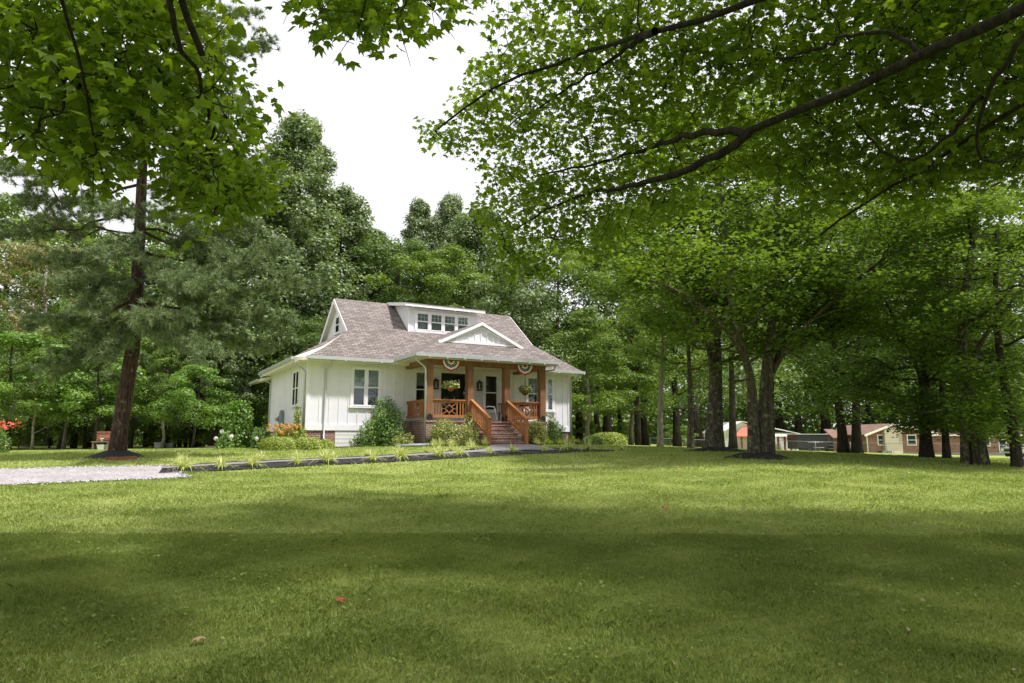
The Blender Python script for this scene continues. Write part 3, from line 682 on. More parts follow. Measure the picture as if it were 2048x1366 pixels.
window(house, 1.93, 3.1, 1.42, 3.03, 0, 2, .09, False, curtain=.55)
window(house, 4.8, 5.35, 1.42, 3.03, 0, 1, curtain=.4)
window(house, 8.34, 9.02, 1.36, 3.03, 0, 1, curtain=0)
window(house, 10.72, 11.3, 1.42, 3.03, 0, 1, curtain=.5)
window(house, 11.88, 12.2, 1.42, 3.03, 0, 1, curtain=.5)
window(house, 1.55, 2.65, 1.47, 2.98, 0, 2, .06, False, axis='x', curtain=0)
window(house, 3.45, 4.1, 5.12, 5.92, 2.22, 1, axis='x', curtain=0)
window(house, 5.47, 8.25, 5.25, 6.09, DW, 4, .1, True, sill=False, curtain=.9)
# entry doors
dd = MB(); dd.box(6.05, 7.38, -.045, 0, 1.0, 3.03); door = dd.build('entry_door', M['black'], house)
dp = MB(); dp.box(6.13, 6.66, -.055, -.046, 1.25, 2.93); dp.box(6.77, 7.30, -.055, -.046, 1.25, 2.93); dp.build('door_glass', M['glass'], door)
dc = MB(); dc.box(5.95, 6.05, -.06, 0, .80, 3.13); dc.box(7.38, 7.48, -.06, 0, .80, 3.13); dc.box(6.05, 7.38, -.06, 0, 3.03, 3.13); dc.box(6.05, 7.38, -.06, 0, .8, 1.0); dc.build('door_casing', M['trim'], door)
dh = MB(); dh.box(6.69, 6.74, -.10, -.046, 1.75, 1.95); dh.build('door_handle', M['grey_metal'], door)
# attic louvre-free pediment, porch roof
PW, PE = -2.95, 3.5; pm = 7.175; zA = PE + .5 * 3.475
pr = MB(); E0, E1 = (3.7, PW, PE), (10.65, PW, PE); F0, F1 = (5.0, -2.0, 4.15), (9.35, -2.0, 4.15); Ap = (pm, -2.0, zA)
Rb = (pm, 1.80, zA); V0, V1 = (3.7, -.42, PE), (10.65, -.42, PE)
P_L = [E0, F0, Ap, Rb, V0]; P_R = [E1, V1, Rb, Ap, F1]; P_F = [E0, E1, F1, F0]
for P in (P_L, P_R, P_F): pr.poly(P)
pr.build('porch_roof', M['shingle'], house)
pu = MB()
for P in (P_L, P_R): pu.slab([(p[0], p[1], p[2] - .012) for p in P], .12)
pu.slab([(E0[0], E0[1], PE - .012), (E1[0], E1[1], PE - .012), (F1[0], F1[1], 4.138), (F0[0], F0[1], 4.138)], .12)
pu.box(3.72, 10.63, -2.93, -.02, 3.34, 3.36); pu.box(4.2, 10.2, -2.6, -2.30, 3.37, 3.45)
pu.build('porch_ceiling', M['cream'], house)
pe = MB(); pe.poly([(5.0, -1.86, 4.15), (9.35, -1.86, 4.15), (pm, -1.86, zA - .03)])
ped = pe.build('pediment', M['white'], house)
pt = MB()
for s_, c in ((5.05, pm), (9.3, pm)):
    pt.bar((s_, -1.99, 4.07 + .07), (c, -1.99, zA - .10), .05, .13); pt.bar((s_ + (.45 if s_ < pm else -.45), -1.9, 4.21 + .08), (c, -1.9, zA - .26), .05, .10)
pt.box(5.1, 9.25, -1.93, -1.87, 4.19, 4.28)
for k in range(-4, 5): pt.box(pm + k * .31 - .018, pm + k * .31 + .018, -1.89, -1.86, 4.28, zA - .2 - abs(k) * .155)
pt.build('pediment_trim', M['trim'], ped)
# gutters and downspouts
gt = MB()
def gut(a, b2): gt.bar(a, b2, .12, .13)
gut((-.2, -.565, 3.36), (3.62, -.565, 3.36)); gut((10.72, -.565, 3.36), (13.8, -.565, 3.36)); gut((3.64, -.62, 3.44), (3.64, -3.0, 3.44)); gut((3.6, -3.01, 3.44), (10.75, -3.01, 3.44)); gut((10.71, -3.0, 3.44), (10.71, -.5, 3.44))
gut((-.565, .43, 3.39), (-.565, 8.25, 3.36)); gut((13.81, -.55, 3.36), (13.81, 8.2, 3.36)); gut((-.7, 7.8, 2.98), (-.7, 10.2, 2.98)); gt.build('gutter', M['gutter'], house)
for pts in ([(.85, -.56, 3.3), (.85, -.5, 3.15), (.74, -.12, 2.9), (.74, -.06, 2.75), (.74, -.06, .05), (.74, -.25, -.12)],
            [(-.56, .5, 3.33), (-.5, .5, 3.15), (-.15, .3, 2.95), (-.06, .22, 2.8), (-.06, .22, .2)],
            [(-.56, 8.1, 3.3), (-.45, 8.0, 3.05), (-.06, 7.85, 2.85), (-.06, 7.85, .0)],
            [(13.6, -.55, 3.3), (13.55, -.45, 3.12), (13.3, -.1, 2.95), (13.28, -.06, 2.8), (13.28, -.06, -.05)],
            [(3.75, -2.75, 3.38), (3.80, -2.68, 3.22), (4.15, -2.62, 3.0), (4.22, -2.62, 2.85), (4.22, -2.66, -.1)],
            [(10.62, -2.7, 3.36), (10.6, -2.6, 3.16), (10.2, -2.2, 3.1), (10.05, -2.0, 3.1)]):
    MB().tube(pts, .045, 6).build('downspout', M['gutter'], house)
# string of small bulbs under the eaves
for p in [(x, -.63, 3.27) for x in (1.4, 2.2, 3.0)] + [(x, -3.08, 3.34) for x in np.arange(4.2, 10.7, .8)] + [(x, -.63, 3.27) for x in (12.2, 13.0, 13.75)] + [(x, DW - .4, 6.28) for x in np.arange(5.1, 9.0, .75)]:
    MB().lathe([(.01, -.03), (.022, -.01), (.022, .01), (.008, .03)], 6, p).build('bulb', M['trim'], house)
# porch
pb = MB(); pb.box(4.25, 10.15, -2.6, 0, -1, .70); pb.build('porch_base', M['brick'], house)
MB().box(4.21, 10.19, -2.64, 0, .70, .78).build('porch_floor', M['brick'], house)
POST = [4.44, 6.33, 8.14, 10.0]
for x in POST:
    po = MB().box(x - .14, x + .14, -2.59, -2.31, .78, 3.12).build('porch_post', M['cedar_post'], house)
    k = MB(); k.hexa([(x - .12, -2.61, .79), (x + .12, -2.61, .79), (x + .12, -2.592, .79), (x - .12, -2.592, .79), (x - .12, -2.61, .96), (x + .12, -2.61, .96), (x + .12, -2.592, .96), (x - .12, -2.592, .96)])
    k.hexa([(x - .12, -2.61, .96), (x + .12, -2.61, .96), (x + .12, -2.592, .96), (x - .12, -2.592, .96), (x - .03, -2.61, 1.05), (x + .03, -2.61, 1.05), (x + .03, -2.592, 1.05), (x - .03, -2.592, 1.05)])
    k.box(x - .158, x - .142, -2.57, -2.33, .79, .96); k.build('post_bracket', M['black'], po)
MB().box(4.28, 10.16, -2.58, -2.32, 3.12, 3.36).box(4.31, 4.57, -2.32, -.05, 3.12, 3.34).box(9.87, 10.13, -2.32, -.05, 3.12, 3.34).build('porch_beam', M['cedar_post'], house)
def railing(a, b2, name='railing'):
    """a,b: (s,v) ends; balusters with a framed diamond panel in the middle"""
    a = np.array(a); b2 = np.array(b2); d = (b2 - a); Ln = np.linalg.norm(d); d = d / Ln; q = lambda t, z, o=0: (a[0] + d[0] * t - d[1] * o, a[1] + d[1] * t + d[0] * o, z)
    mb = MB(); mb.bar(q(0, 1.64), q(Ln, 1.64), .14, .05); mb.bar(q(0, 1.57), q(Ln, 1.57), .05, .09); mb.bar(q(0, .955), q(Ln, .955), .06, .11)
    c = Ln / 2; hw = .36; z0_, z1_ = 1.01, 1.53; zc = (z0_ + z1_) / 2
    t = .07
    while t < Ln - .03:
        if abs(t - c) > hw + .05: mb.bar(q(t, z0_), q(t, z1_), .04, .04)
        t += .125
    for t in (c - hw, c + hw): mb.bar(q(t, z0_), q(t, z1_), .045, .045)
    dh_, dv = .19, .175
    for o1 in (-1, 1):
        mb.bar(q(c, zc + o1 * dv), q(c - dh_, zc), .035, .035); mb.bar(q(c, zc + o1 * dv), q(c + dh_, zc), .035, .035)
        mb.bar(q(c, zc + o1 * dv), q(c, z1_ if o1 > 0 else z0_), .03, .03); mb.bar(q(c + o1 * dh_, zc), q(c + o1 * hw, zc), .03, .03)
        for o2 in (-1, 1): mb.bar(q(c + o1 * dh_ / 2, zc + o2 * dv / 2), q(c + o1 * hw, z1_ if o2 > 0 else z0_), .03, .03)
    return mb.build(name, M['cedar'], house)
railing((4.58, -2.45), (6.19, -2.45)); railing((8.28, -2.45), (9.86, -2.45)); railing((4.44, -2.31), (4.44, -.02)); railing((10.0, -2.31), (10.0, -.02))
# steps
NS = 6; zg = -.32
st = MB(); rise = (.78 + .27) / NS
for k in range(NS):
    st.box(6.42, 8.08 + (.06 if k == NS - 1 else 0), -2.64 - .32 * (k + 1), -2.64 - .32 * k, -1, .78 - rise * (k + 1) + (.0 if k else 0))
st.build('steps', M['brick'], house)
nb_ = MB()
for k in range(NS): zt = .78 - rise * (k + 1); nb_.box(6.40, 8.10, -2.66 - .32 * (k + 1), -2.60 - .32 * (k + 1), zt - .055, zt + .004)
nb_.build('step_nosing', M['brick'], house)
for x in (6.37, 8.12):
    mb = MB(); y0, z0_, y1, z1_ = -2.6, 1.66, -4.25, .86
    mb.bar((x, y0, z0_), (x, y1 - .08, z1_ - .04), .13, .055); mb.bar((x, y0, z0_ - .1), (x, y1, z1_ - .1), .05, .10); mb.bar((x, y0, z0_ - .78), (x, y1, z1_ - .78), .05, .10)
    for k in range(11):
        t = (k + .5) / 11; y = y0 + (y1 - y0) * t; z = z0_ + (z1_ - z0_) * t; mb.box(x - .022, x + .022, y - .022, y + .022, z - .75, z - .1)
    mb.box(x - .06, x + .06, y1 - .06, y1 + .06, -.3, z1_ - .03); mb.build('stair_railing', M['cedar'], house)
# wall lanterns
def lantern(x):
    l = MB(); z = 2.28; y = -.16
    l.box(x - .05, x + .05, -.02, 0, z + .1, z + .42); l.tube([(x, -.02, z + .4), (x, -.1, z + .52), (x, y, z + .5)], .012, 6)
    l.box(x - .10, x + .10, y - .10, y + .10, z - .02, z + .02)
    l.hexa([(x - .13, y - .13, z + .34), (x + .13, y - .13, z + .34), (x + .13, y + .13, z + .34), (x - .13, y + .13, z + .34), (x - .03, y - .03, z + .46), (x + .03, y - .03, z + .46), (x + .03, y + .03, z + .46), (x - .03, y + .03, z + .46)])
    for a in (-1, 1):
        for c in (-1, 1): l.box(x + a * .09 - .01, x + a * .09 + .01, y + c * .09 - .01, y + c * .09 + .01, z, z + .34)
    o = l.build('wall_lantern', M['black'], house); MB().box(x - .078, x + .078, y - .078, y + .078, z + .02, z + .33).build('lantern_glass', M['glass'], o)
    MB().lathe([(.03, 0), (.03, .2), (.01, .22)], 8, (x, y, z + .03)).build('candle_tube', M['trim'], o)
lantern(5.75); lantern(7.98)
# electric meter box on the side wall
em = MB(); em.box(-.16, 0, 4.35, 4.75, .42, 1.25); em.box(-.14, 0, 4.4, 4.7, 1.25, 1.34); em.box(-.12, 0, 4.95, 5.25, .8, 1.1)
em = em.build('electric_meter_box', M['grey_metal'], house); MB().tube([(-.12, 5.1, .95), (-.26, 5.1, .95)], .09, 12).build('meter_dial', M['gutter'], em); MB().tube([(-.08, 4.55, .45), (-.08, 4.55, -.3)], .03, 6).build('conduit', M['gutter'], em)

# buntings (half-round pleated fans) hanging under the porch beam
def bunting(s0, label):
    e = empty('patriotic_bunting', H(s0, -2.64, 3.30), RZ, label, 'bunting', 'red white and blue pleated bunting hung on the porch beam')
    rings = [(0, .09, 'redcloth'), (.09, .17, 'whitecloth'), (.17, .29, 'navycloth'), (.29, .375, 'whitecloth'), (.375, .44, 'redcloth')]
    n = 28
    for i, (r0, r1, mt) in enumerate(rings):
        mb = MB()
        for k in range(n):
            a0, a1 = math.pi + math.pi * k / n, math.pi + math.pi * (k + 1) / n; y0, y1 = (.012 if k % 2 else -.012), (-.012 if k % 2 else .012)
            f = lambda r, a, y: (r * math.cos(a) * 1.02, y * min(1, r * 4), r * math.sin(a) * 1.0 * (1 + .03 * math.cos(8 * a)))
            mb.poly([f(r0, a0, y0), f(r1, a0, y0), f(r1, a1, y1), f(r0, a1, y1)])
        mb.build(('centre', 'inner_white_band', 'blue_band', 'outer_white_band', 'red_hem')[i], M[mt], e)
    stars = MB()
    for k in range(9):
        a = math.pi + math.pi * (k + .5) / 9; cx, cz = .23 * math.cos(a), .23 * math.sin(a); pts = []
        for j in range(10):
            rr = .032 if j % 2 == 0 else .014; pts.append((cx + rr * math.sin(j * math.pi / 5), -.018, cz + rr * math.cos(j * math.pi / 5)))
        stars.poly(pts)
    stars.build('star_print', M['whitecloth'], e)
bunting(5.36, 'red white and blue bunting between the left pair of porch posts')
bunting(9.02, 'red white and blue bunting between the right pair of porch posts')
def basket(s0, seed, label, scale=1, white=True):
    P = H(s0, -2.5, 0); zt = 3.1; zb_ = 2.18 if s0 < 7 else 2.12
    e = empty('hanging_basket', (P[0], P[1], zb_), RZ, label, 'hanging basket', 'hanging flower baskets on the porch')
    MB().lathe([(.03, -.18), (.10, -.15), (.16, -.06), (.19, .04), (.17, .04)], 14).build('basket', M['terracotta' if white else 'coir'], e)
    w = MB()
    for k in range(3): a = k * 2.1; w.tube([(.18 * math.cos(a), .18 * math.sin(a), .04), (0, 0, .45)], .005, 4)
    w.tube([(0, 0, .45), (0, 0, zt - zb_)], .005, 4); w.build('hanger', M['black'], e)
    f = link('foliage', shrub_mesh('foliage', seed, .38 * scale, .36 * scale, .34, 650, .085, M['yshrub' if white else 'shrub'], z0=-.04), e)
    rng = rn(seed + 3); n = 70; a = rng.uniform(0, 6.28, n); r = rng.uniform(.15, .36, n) * scale
    link('flowers', kite_leaves('flowers', np.stack([r * np.cos(a), r * np.sin(a), rng.uniform(0, .3, n)], 1), .05, M['flower_white' if white else 'flower_red'], rng, .9), e)['kind'] = 'stuff'
basket(5.42, 41, 'full trailing hanging basket in a clay-coloured pot in front of the dark entry door', 1.15)
basket(9.1, 42, 'smaller hanging basket in brown coir, right of the steps', .95, False)
# porch chair: white folding rocker at the head of the steps
def chair():
    e = empty('porch_chair', H(7.62, -1.9, .78), RZ + R(65), 'pale metal porch chair with curved arms standing at the head of the steps', 'chair')
    for x in (-.24, .24): MB().tube([(x, -.30, .0), (x, -.24, .45), (x, -.2, .64), (x, .05, .66), (x, .24, .62)], .018, 6).build('leg', M['white_plastic'], e); MB().tube([(x, .30, 0), (x, .20, .42), (x, .32, 1.0)], .018, 6).build('leg', M['white_plastic'], e)
    MB().hexa([(-.24, -.25, .40), (.24, -.25, .40), (.24, .22, .37), (-.24, .22, .37), (-.24, -.25, .43), (.24, -.25, .43), (.24, .22, .40), (-.24, .22, .40)]).build('seat', M['curtain'], e)
    bs = MB()
    for k in range(6): z = .5 + k * .085; bs.box(-.24, .24, .21 + k * .02, .225 + k * .02, z, z + .055)
    bs.build('backrest', M['white_plastic'], e)
chair()
def table_thing():
    e = empty('porch_bench', H(9.1, -1.1, .78), RZ, 'grey wooden porch bench behind the right-hand railing', 'bench')
    MB().box(-.5, .5, -.22, .22, .40, .44).build('seat', M['wood_grey'], e)
    b2 = MB(); b2.box(-.5, .5, .20, .23, .80, .88)
    for k in range(9): b2.box(-.47 + k * .115, -.44 + k * .115, .20, .225, .44, .8)
    b2.build('backrest', M['wood_grey'], e)
    for x in (-.46, .46):
        for y in (-.19, .19): MB().box(x - .03, x + .03, y - .03, y + .03, 0, .4).build('leg', M['wood_grey'], e)
table_thing()
#@@PLANTS
# ---------------------------------------------------------------- garden plants
def shrub(name, loc, seed, rx, ry, h, n, leaf, mat, label, cat='shrub', flat=False, stems=True, rz=0, group=None, tilt=.7):
    e = empty(name, loc, rz, label, cat, group)
    link('foliage', shrub_mesh('foliage', seed, rx, ry, h, n, leaf, M[mat], flat, tilt=tilt), e)
    if stems: twiggy(seed, h * .8, 7, .02, min(rx, ry) * .55).build('stem', M['bark_dark'], e)
    return e
def flowers(e, seed, rx, ry, h, n, size, mat, z0=.4, name='flower_head'):
    rng = rn(seed)
    for i in range(n):
        a = rng.uniform(0, 6.28); r = rng.uniform(.45, 1.0); c = np.array([math.cos(a) * r * rx, math.sin(a) * r * ry, h * (z0 + (1 - z0) * rng.uniform(.1, .95))])
        d = unit(rng.normal(0, 1, (60, 3))); o = link(name, kite_leaves(name, c + d * size * .5, size * .35, M[mat], rng, frames=(d, unit(np.cross(d, [0.3, .2, 1])), np.cross(d, unit(np.cross(d, [.3, .2, 1]))))), e)
shrub('rounded_shrub', HG(3.0, -1.25), 51, 1.15, 1.0, 1.95, 11000, .085, 'shrub', 'large rounded green shrub at the corner between the front window and the porch')
shrub('sparse_shrub', HG(1.95, -1.0), 52, .5, .45, .65, 500, .07, 'shrub', 'small sparse shrub in front of the white lap skirting')
shrub('sparse_shrub', HG(3.35, -2.5), 53, .6, .45, .55, 900, .065, 'yshrub', 'low straggly shrub at the foot of the large rounded shrub')
shrub('golden_shrub', HG(5.05, -3.45), 54, 1.15, .66, 1.12, 7000, .065, 'yshrub', 'wide golden green shrub before the brick porch base left of the steps')
shrub('golden_shrub', HG(5.95, -3.2), 55, .5, .45, 1.25, 1800, .06, 'yshrub', 'taller golden shrub close against the left stair railing')
shrub('golden_shrub', HG(9.1, -3.2), 56, .9, .6, 1.12, 5200, .06, 'yshrub', 'golden green shrub before the brick porch base right of the steps')
shrub('evergreen_shrub', HG(4.25, -2.95), 57, .22, .22, .5, 500, .05, 'leaf_dark', 'tiny dark green shrub at the foot of the porch downspout')
e = shrub('climbing_shrub', HG(10.25, -3.0), 58, .34, .34, 1.5, 2200, .07, 'shrub', 'tall narrow shrub with white blossom beside the right porch post', tilt=.9); flowers(e, 8, .3, .3, 1.5, 14, .12, 'flower_white', .25)
shrub('conical_shrub', HG(10.9, -2.3), 59, .5, .45, 1.15, 2400, .06, 'leaf_dark', 'dark green shrub right of the tall white-blossomed one')
shrub('boxwood_hedge', gpt(558, 25.9), 61, .72, .48, .50, 6500, .05, 'box', 'left half of the clipped boxwood hedge at the front left corner of the cottage', 'hedge', True)
shrub('boxwood_hedge', gpt(613, 26.2), 62, .62, .46, .46, 5200, .05, 'box', 'right half of the clipped boxwood hedge at the front left corner of the cottage', 'hedge', True)
shrub('boxwood_hedge', gpt(652, 26.8), 63, .34, .34, .36, 1800, .05, 'box', 'small bright clipped ball in front of the brick corner pier', 'hedge', True)
shrub('boxwood_hedge', HG(14.9, -1.0), 64, .95, .6, .62, 5200, .06, 'box', 'long low clipped hedge right of the cottage', 'hedge', True)
shrub('boxwood_hedge', HG(13.75, -1.2), 65, .5, .45, .42, 2400, .06, 'shrub', 'low soft hedge at the right front corner of the cottage', 'hedge', True)
e = shrub('daylily_clump', HG(-.75, .35), 66, .75, .5, 1.05, 3000, .07, 'yshrub', 'orange flowering perennials at the side wall behind the boxwood hedge', 'flowers'); flowers(e, 9, .72, .5, 1.05, 48, .11, 'flower_orange', .55)
e = shrub('young_shrub', HG(-.3, -.55), 67, .34, .3, 1.05, 1500, .07, 'box', 'bright young shrub at the corner behind the boxwood hedge')
tall = shrub('young_tree', HG(-.35, .1), 68, .22, .22, 1.95, 900, .085, 'box', 'thin young sapling growing up against the left corner downspout', 'sapling')
e = shrub('hydrangea', HG(-1.45, 1.7), 69, .55, .55, .98, 2600, .10, 'shrub', 'white flowering hydrangea by the side wall'); flowers(e, 10, .55, .55, 1.0, 11, .15, 'flower_white', .2)
shrub('magnolia_bush', HG(-2.15, 3.9), 70, .78, .78, 2.2, 4200, .13, 'leaf_lime', 'tall leafy bush left of the cottage', tilt=.5)
e = shrub('hydrangea', HG(-2.75, 2.7), 71, .4, .4, .8, 1100, .10, 'shrub', 'smaller white hydrangea at the foot of the tall leafy bush'); flowers(e, 11, .4, .4, .8, 6, .17, 'flower_white', .15)
for k, (s_, w_) in enumerate([(4.0, -4.05), (4.35, -3.95), (4.7, -4.25), (5.45, -4.35), (6.05, -4.5), (8.75, -4.05), (9.4, -3.9), (10.2, -3.7), (10.9, -3.4), (12.0, -1.6), (12.7, -1.4)]):
    lab = ['first', 'second', 'third', 'fourth', 'fifth', 'sixth', 'seventh', 'eighth', 'ninth', 'tenth', 'eleventh'][k]
    o = link('grass_clump', blades('grass_clump', np.zeros((1, 3)), rn(80 + k), .42, .02, M['lirio' if k < 6 else 'box'], 1.0, 3, 130), None, HG(s_, w_))
    tag(o, f'{lab} bright grassy clump from the left in the bed at the foot of the porch', 'ornamental grass', 'grassy clumps at the foot of the porch')
ordw = 'first second third fourth fifth sixth seventh eighth ninth tenth eleventh twelfth thirteenth fourteenth fifteenth sixteenth seventeenth eighteenth'.split()
bf, bw = np.array(bed_front + [(5, 24.6)]), np.array(bed_back)
proto = [blades('liriope', np.zeros((1, 3)), rn(300 + k), .46, .022, M['lirio'], 1.3, 3, 95) for k in range(4)]
rng = rn(5)
for k in range(15):
    t = .02 + .93 * (k + rng.uniform(-.25, .25)) / 14.3 + .004; p = poly_at(np.c_[bf, np.zeros(len(bf))], t); q = poly_at(np.c_[bw, np.zeros(len(bw))], t); c = p * .78 + q * .22; c[2] = G1(c[0], c[1]) + .03
    o = link('striped_grass_clump', proto[k % 4], None, c); o.rotation_euler = (0, 0, k * 1.3); o.scale = [rng.uniform(.8, 1.4)] * 3
    tag(o, f'{ordw[k]} pale striped grass clump from the driveway on the lawn side of the walk', 'ornamental grass', 'striped grass clumps along the lawn side of the walk')
for k in range(10):
    t = .03 + .60 * k / 9; p = poly_at(np.c_[bf, np.zeros(len(bf))], t); q = poly_at(np.c_[bw, np.zeros(len(bw))], t); c = p * .12 + q * .88; c[2] = G1(c[0], c[1]) + .03
    o = link('striped_grass_clump', proto[(k + 1) % 4], None, c); o.rotation_euler = (0, 0, k * 1.9); o.scale = [rng.uniform(.7, 1.1)] * 3
    tag(o, f'{ordw[k]} pale striped grass clump from the driveway on the house side of the walk', 'ornamental grass', 'striped grass clumps along the house side of the walk')
# black drain pipe and edging
P0, P1 = HG(3.9, -3.9, .08), HG(2.7, -3.4, .05)
tag(MB().tube([P0, (P0 + P1) / 2 + np.array([0, 0, .02]), P1], .06, 8).build('drain_pipe', M['grey_metal']), 'grey drain pipe lying on the mulch left of the porch downspout', 'pipe')
# stray leaves on the lawn
for k, (px, py, Y, mt, lab) in enumerate([(677, 1198, 0, 'leaf_dead', 'orange fallen leaf nearest the camera, left of the middle of the lawn'), (1355, 943, 0, 'leaf_dead', 'red orange fallen leaf far out on the sunny lawn right of the beds'),
        (1328, 1015, 0, 'leaf_dead', 'orange fallen leaf in the shade edge right of the middle'), (400, 1276, 0, 'leaf_tan', 'pale dry leaf in the near lawn at the lower left'), (667, 1080, 0, 'bark_blackish', 'small dark leaf scrap on the lawn left of the middle')]):
    r = ray(px, py); Ys = np.linspace(3, 40, 3000); Pq = r[None] / r[1] * Ys[:, None]; kk = np.argmax(Pq[:, 2] <= gz(Pq[:, 0], Pq[:, 1]) + .04); p = Pq[kk]
    me = star_leaves('fallen_leaf', np.zeros((1, 3)), .11 + .004 * Ys[kk], M[mt], rn(900 + k), .25, .1); tag(link('fallen_leaf', me, None, p), lab, 'leaf')

# ---------------------------------------------------------------- pine on the left
def pine():
    Yb = 21.0; base = gpt(236, Yb); rng = rn(77)
    e = empty('pine_tree', base, 0, 'tall leaning pine with a reddish trunk standing on the left lawn', 'tree')
    rel = lambda px, py, Y=Yb: at(px, py, Y) - base
    spine = [(0, 0, -.3), rel(240, 850), rel(255, 760), rel(272, 660), rel(274, 560), rel(280, 450), rel(286, 300), rel(290, 150), rel(292, 0), rel(294, -160), rel(296, -330)]
    Q = np.array([poly_at(spine, t) for t in np.linspace(0, 1, 30)]); Q[1:-1] = (Q[:-2] + 2 * Q[1:-1] + Q[2:]) / 4
    tr = MB(); rr = [(.215 * (1 - t) ** .95) * (1 + .3 * math.exp(-t * 40)) + .02 for t in np.linspace(0, 1, 30)]; tr.tube(Q, rr, 12)
    T = []; D = []
    def branch(a, b2, r, ntw=11, tw=.9, sag=-.05):
        ntw = int(ntw * 1.5)
        B = curve(a, b2, rng, .035, 7, sag); tr.tube(B, list(np.linspace(r, .015, 7)), 6, False); d = unit(np.array(b2) - np.array(a))
        Lb = np.linalg.norm(np.array(b2) - np.array(a))
        for k in range(ntw):
            u_ = .28 + .72 * (k + rng.uniform(0, .8)) / ntw; p = poly_at(B, min(1, u_)); s_ = 1 if k % 2 else -1
            dd = d * .9 + s_ * np.cross(d, [0, 0, 1]) * rng.uniform(.3, 1.1) + np.array([0, 0, rng.normal(.05, .25)]); Lt = tw * rng.uniform(.5, 1.2)
            q = p + unit(dd) * Lt; c = curve(p, q, rng, .06, 4); tr.tube(c, [.014, .010, .008, .005], 4, False)
            for w in (.35, .6, .8, 1.0):
                pp = poly_at(c, w); T.append(pp); D.append(unit(dd))
                for _ in range(2):
                    o_ = rng.normal(0, .13, 3); T.append(pp + o_); D.append(unit(dd + rng.normal(0, .5, 3)))
        T.append(np.array(b2)); D.append(d)
    S = lambda py: min(Q, key=lambda p: abs((p + base)[2] - at(0, py, Yb)[2]))
    # the main limbs seen in the photograph: tip pixel, depth offset
    for (ya, tx, ty, dY, r, n) in [(560, 500, 520, -1, .08, 16), (565, 590, 560, -.5, .07, 15), (590, 520, 690, .5, .06, 14), (600, 400, 690, -2.5, .05, 13), (600, 330, 640, -3, .05, 14),
                                   (600, 130, 720, -.6, .08, 16), (580, 90, 640, .8, .06, 14), (560, 150, 560, -1.5, .05, 13), (560, 250, 600, 2.5, .05, 10), (590, 440, 640, 2.4, .05, 10),
                                   (470, 420, 500, 0, .06, 13), (455, 500, 450, 1, .05, 13), (500, 390, 560, -2.4, .05, 12), (500, 110, 520, 0, .05, 12), (480, 210, 500, -2, .04, 9), (500, 560, 490, 1.5, .05, 13),
                                   (450, 170, 540, 1.4, .04, 9), (350, 60, 400, 0, .05, 12), (330, 10, 330, -1, .05, 13), (300, 120, 300, 1, .04, 11), (320, 470, 330, -.5, .05, 12), (270, 420, 250, 1, .04, 11),
                                   (200, 60, 200, -1, .05, 12), (180, 470, 200, 0, .05, 12), (120, 520, 80, .5, .05, 11), (100, 90, 60, .6, .05, 11), (60, 480, 20, -1, .04, 10), (40, 140, -30, 1, .04, 10),
                                   (0, 430, -100, 0, .04, 10), (-60, 170, -120, 0, .04, 9), (-150, 380, -230, 0, .03, 8), (-200, 220, -280, 0, .03, 8), (410, 20, 470, 0, .05, 12), (420, 360, 430, -1.5, .04, 8), (400, 210, 420, -1.5, .04, 8), (350, 380, 370, -1.2, .04, 8), (300, 220, 330, -1.4, .04, 8), (230, 360, 240, -1.4, .04, 8), (160, 230, 180, -1.3, .04, 8), (520, 420, 560, -1.8, .05, 11), (530, 190, 600, -1.6, .05, 11), (600, 560, 640, .4, .06, 14), (560, 450, 590, -1.4, .05, 12), (610, 220, 700, -1.2, .05, 11)]:
        branch(S(ya), rel(tx, ty, Yb + dY), r, n, 1.0 if r > .05 else .85, -.06 if ty > ya else -.10)
    # long dead-looking whips at far left
    for (x0, y0, x1, y1) in [(286, 470, 30, 390), (284, 480, 60, 330)]:
        tr.tube(curve(rel(x0, y0), rel(x1, y1, Yb - 1), rng, .05, 7, -.10), [.04, .035, .03, .025, .02, .014, .008], 5, False)
    tr.build('trunk', M['bark_pine'], e)
    T = np.array(T); D = np.array(D); k = 44; n = len(T) * k
    c = T.repeat(k, 0) + rng.normal(0, .02, (n, 3)); d = unit(D.repeat(k, 0) * .6 + rng.normal(0, .6, (n, 3)) + np.array([0, 0, .3])); Ls = rng.uniform(.13, .22, n)[:, None]
    s_ = unit(np.cross(d, rng.normal(0, 1, (n, 3)))) * .0078
    V = np.stack([c - s_, c + s_, c + d * Ls + np.array([0, 0, -.02])], 1).reshape(-1, 3)
    link('needles', npmesh('needles', V, np.arange(n * 3).reshape(-1, 3), M['needles'], 3), e)
    md = MB(); md.lathe([(1.0, -.12), (.8, .02), (.5, .12), (.3, .2)], 18); md.build('mulch_ring', M['mulch'], None, base); md_o = C.objects[-1]
    return e
pine()
for o in list(C.objects):
    if o.name.startswith('mulch_ring'): tag(o, 'dark mulch ring round the foot of the leaning pine', 'mulch')
tag(MB().bar(gpt(215, 19.6, .05), gpt(276, 19.9, .05), .12, .1).build('edging_timber', M['wood_red']), 'reddish edging timber lying in front of the pine', 'timber')

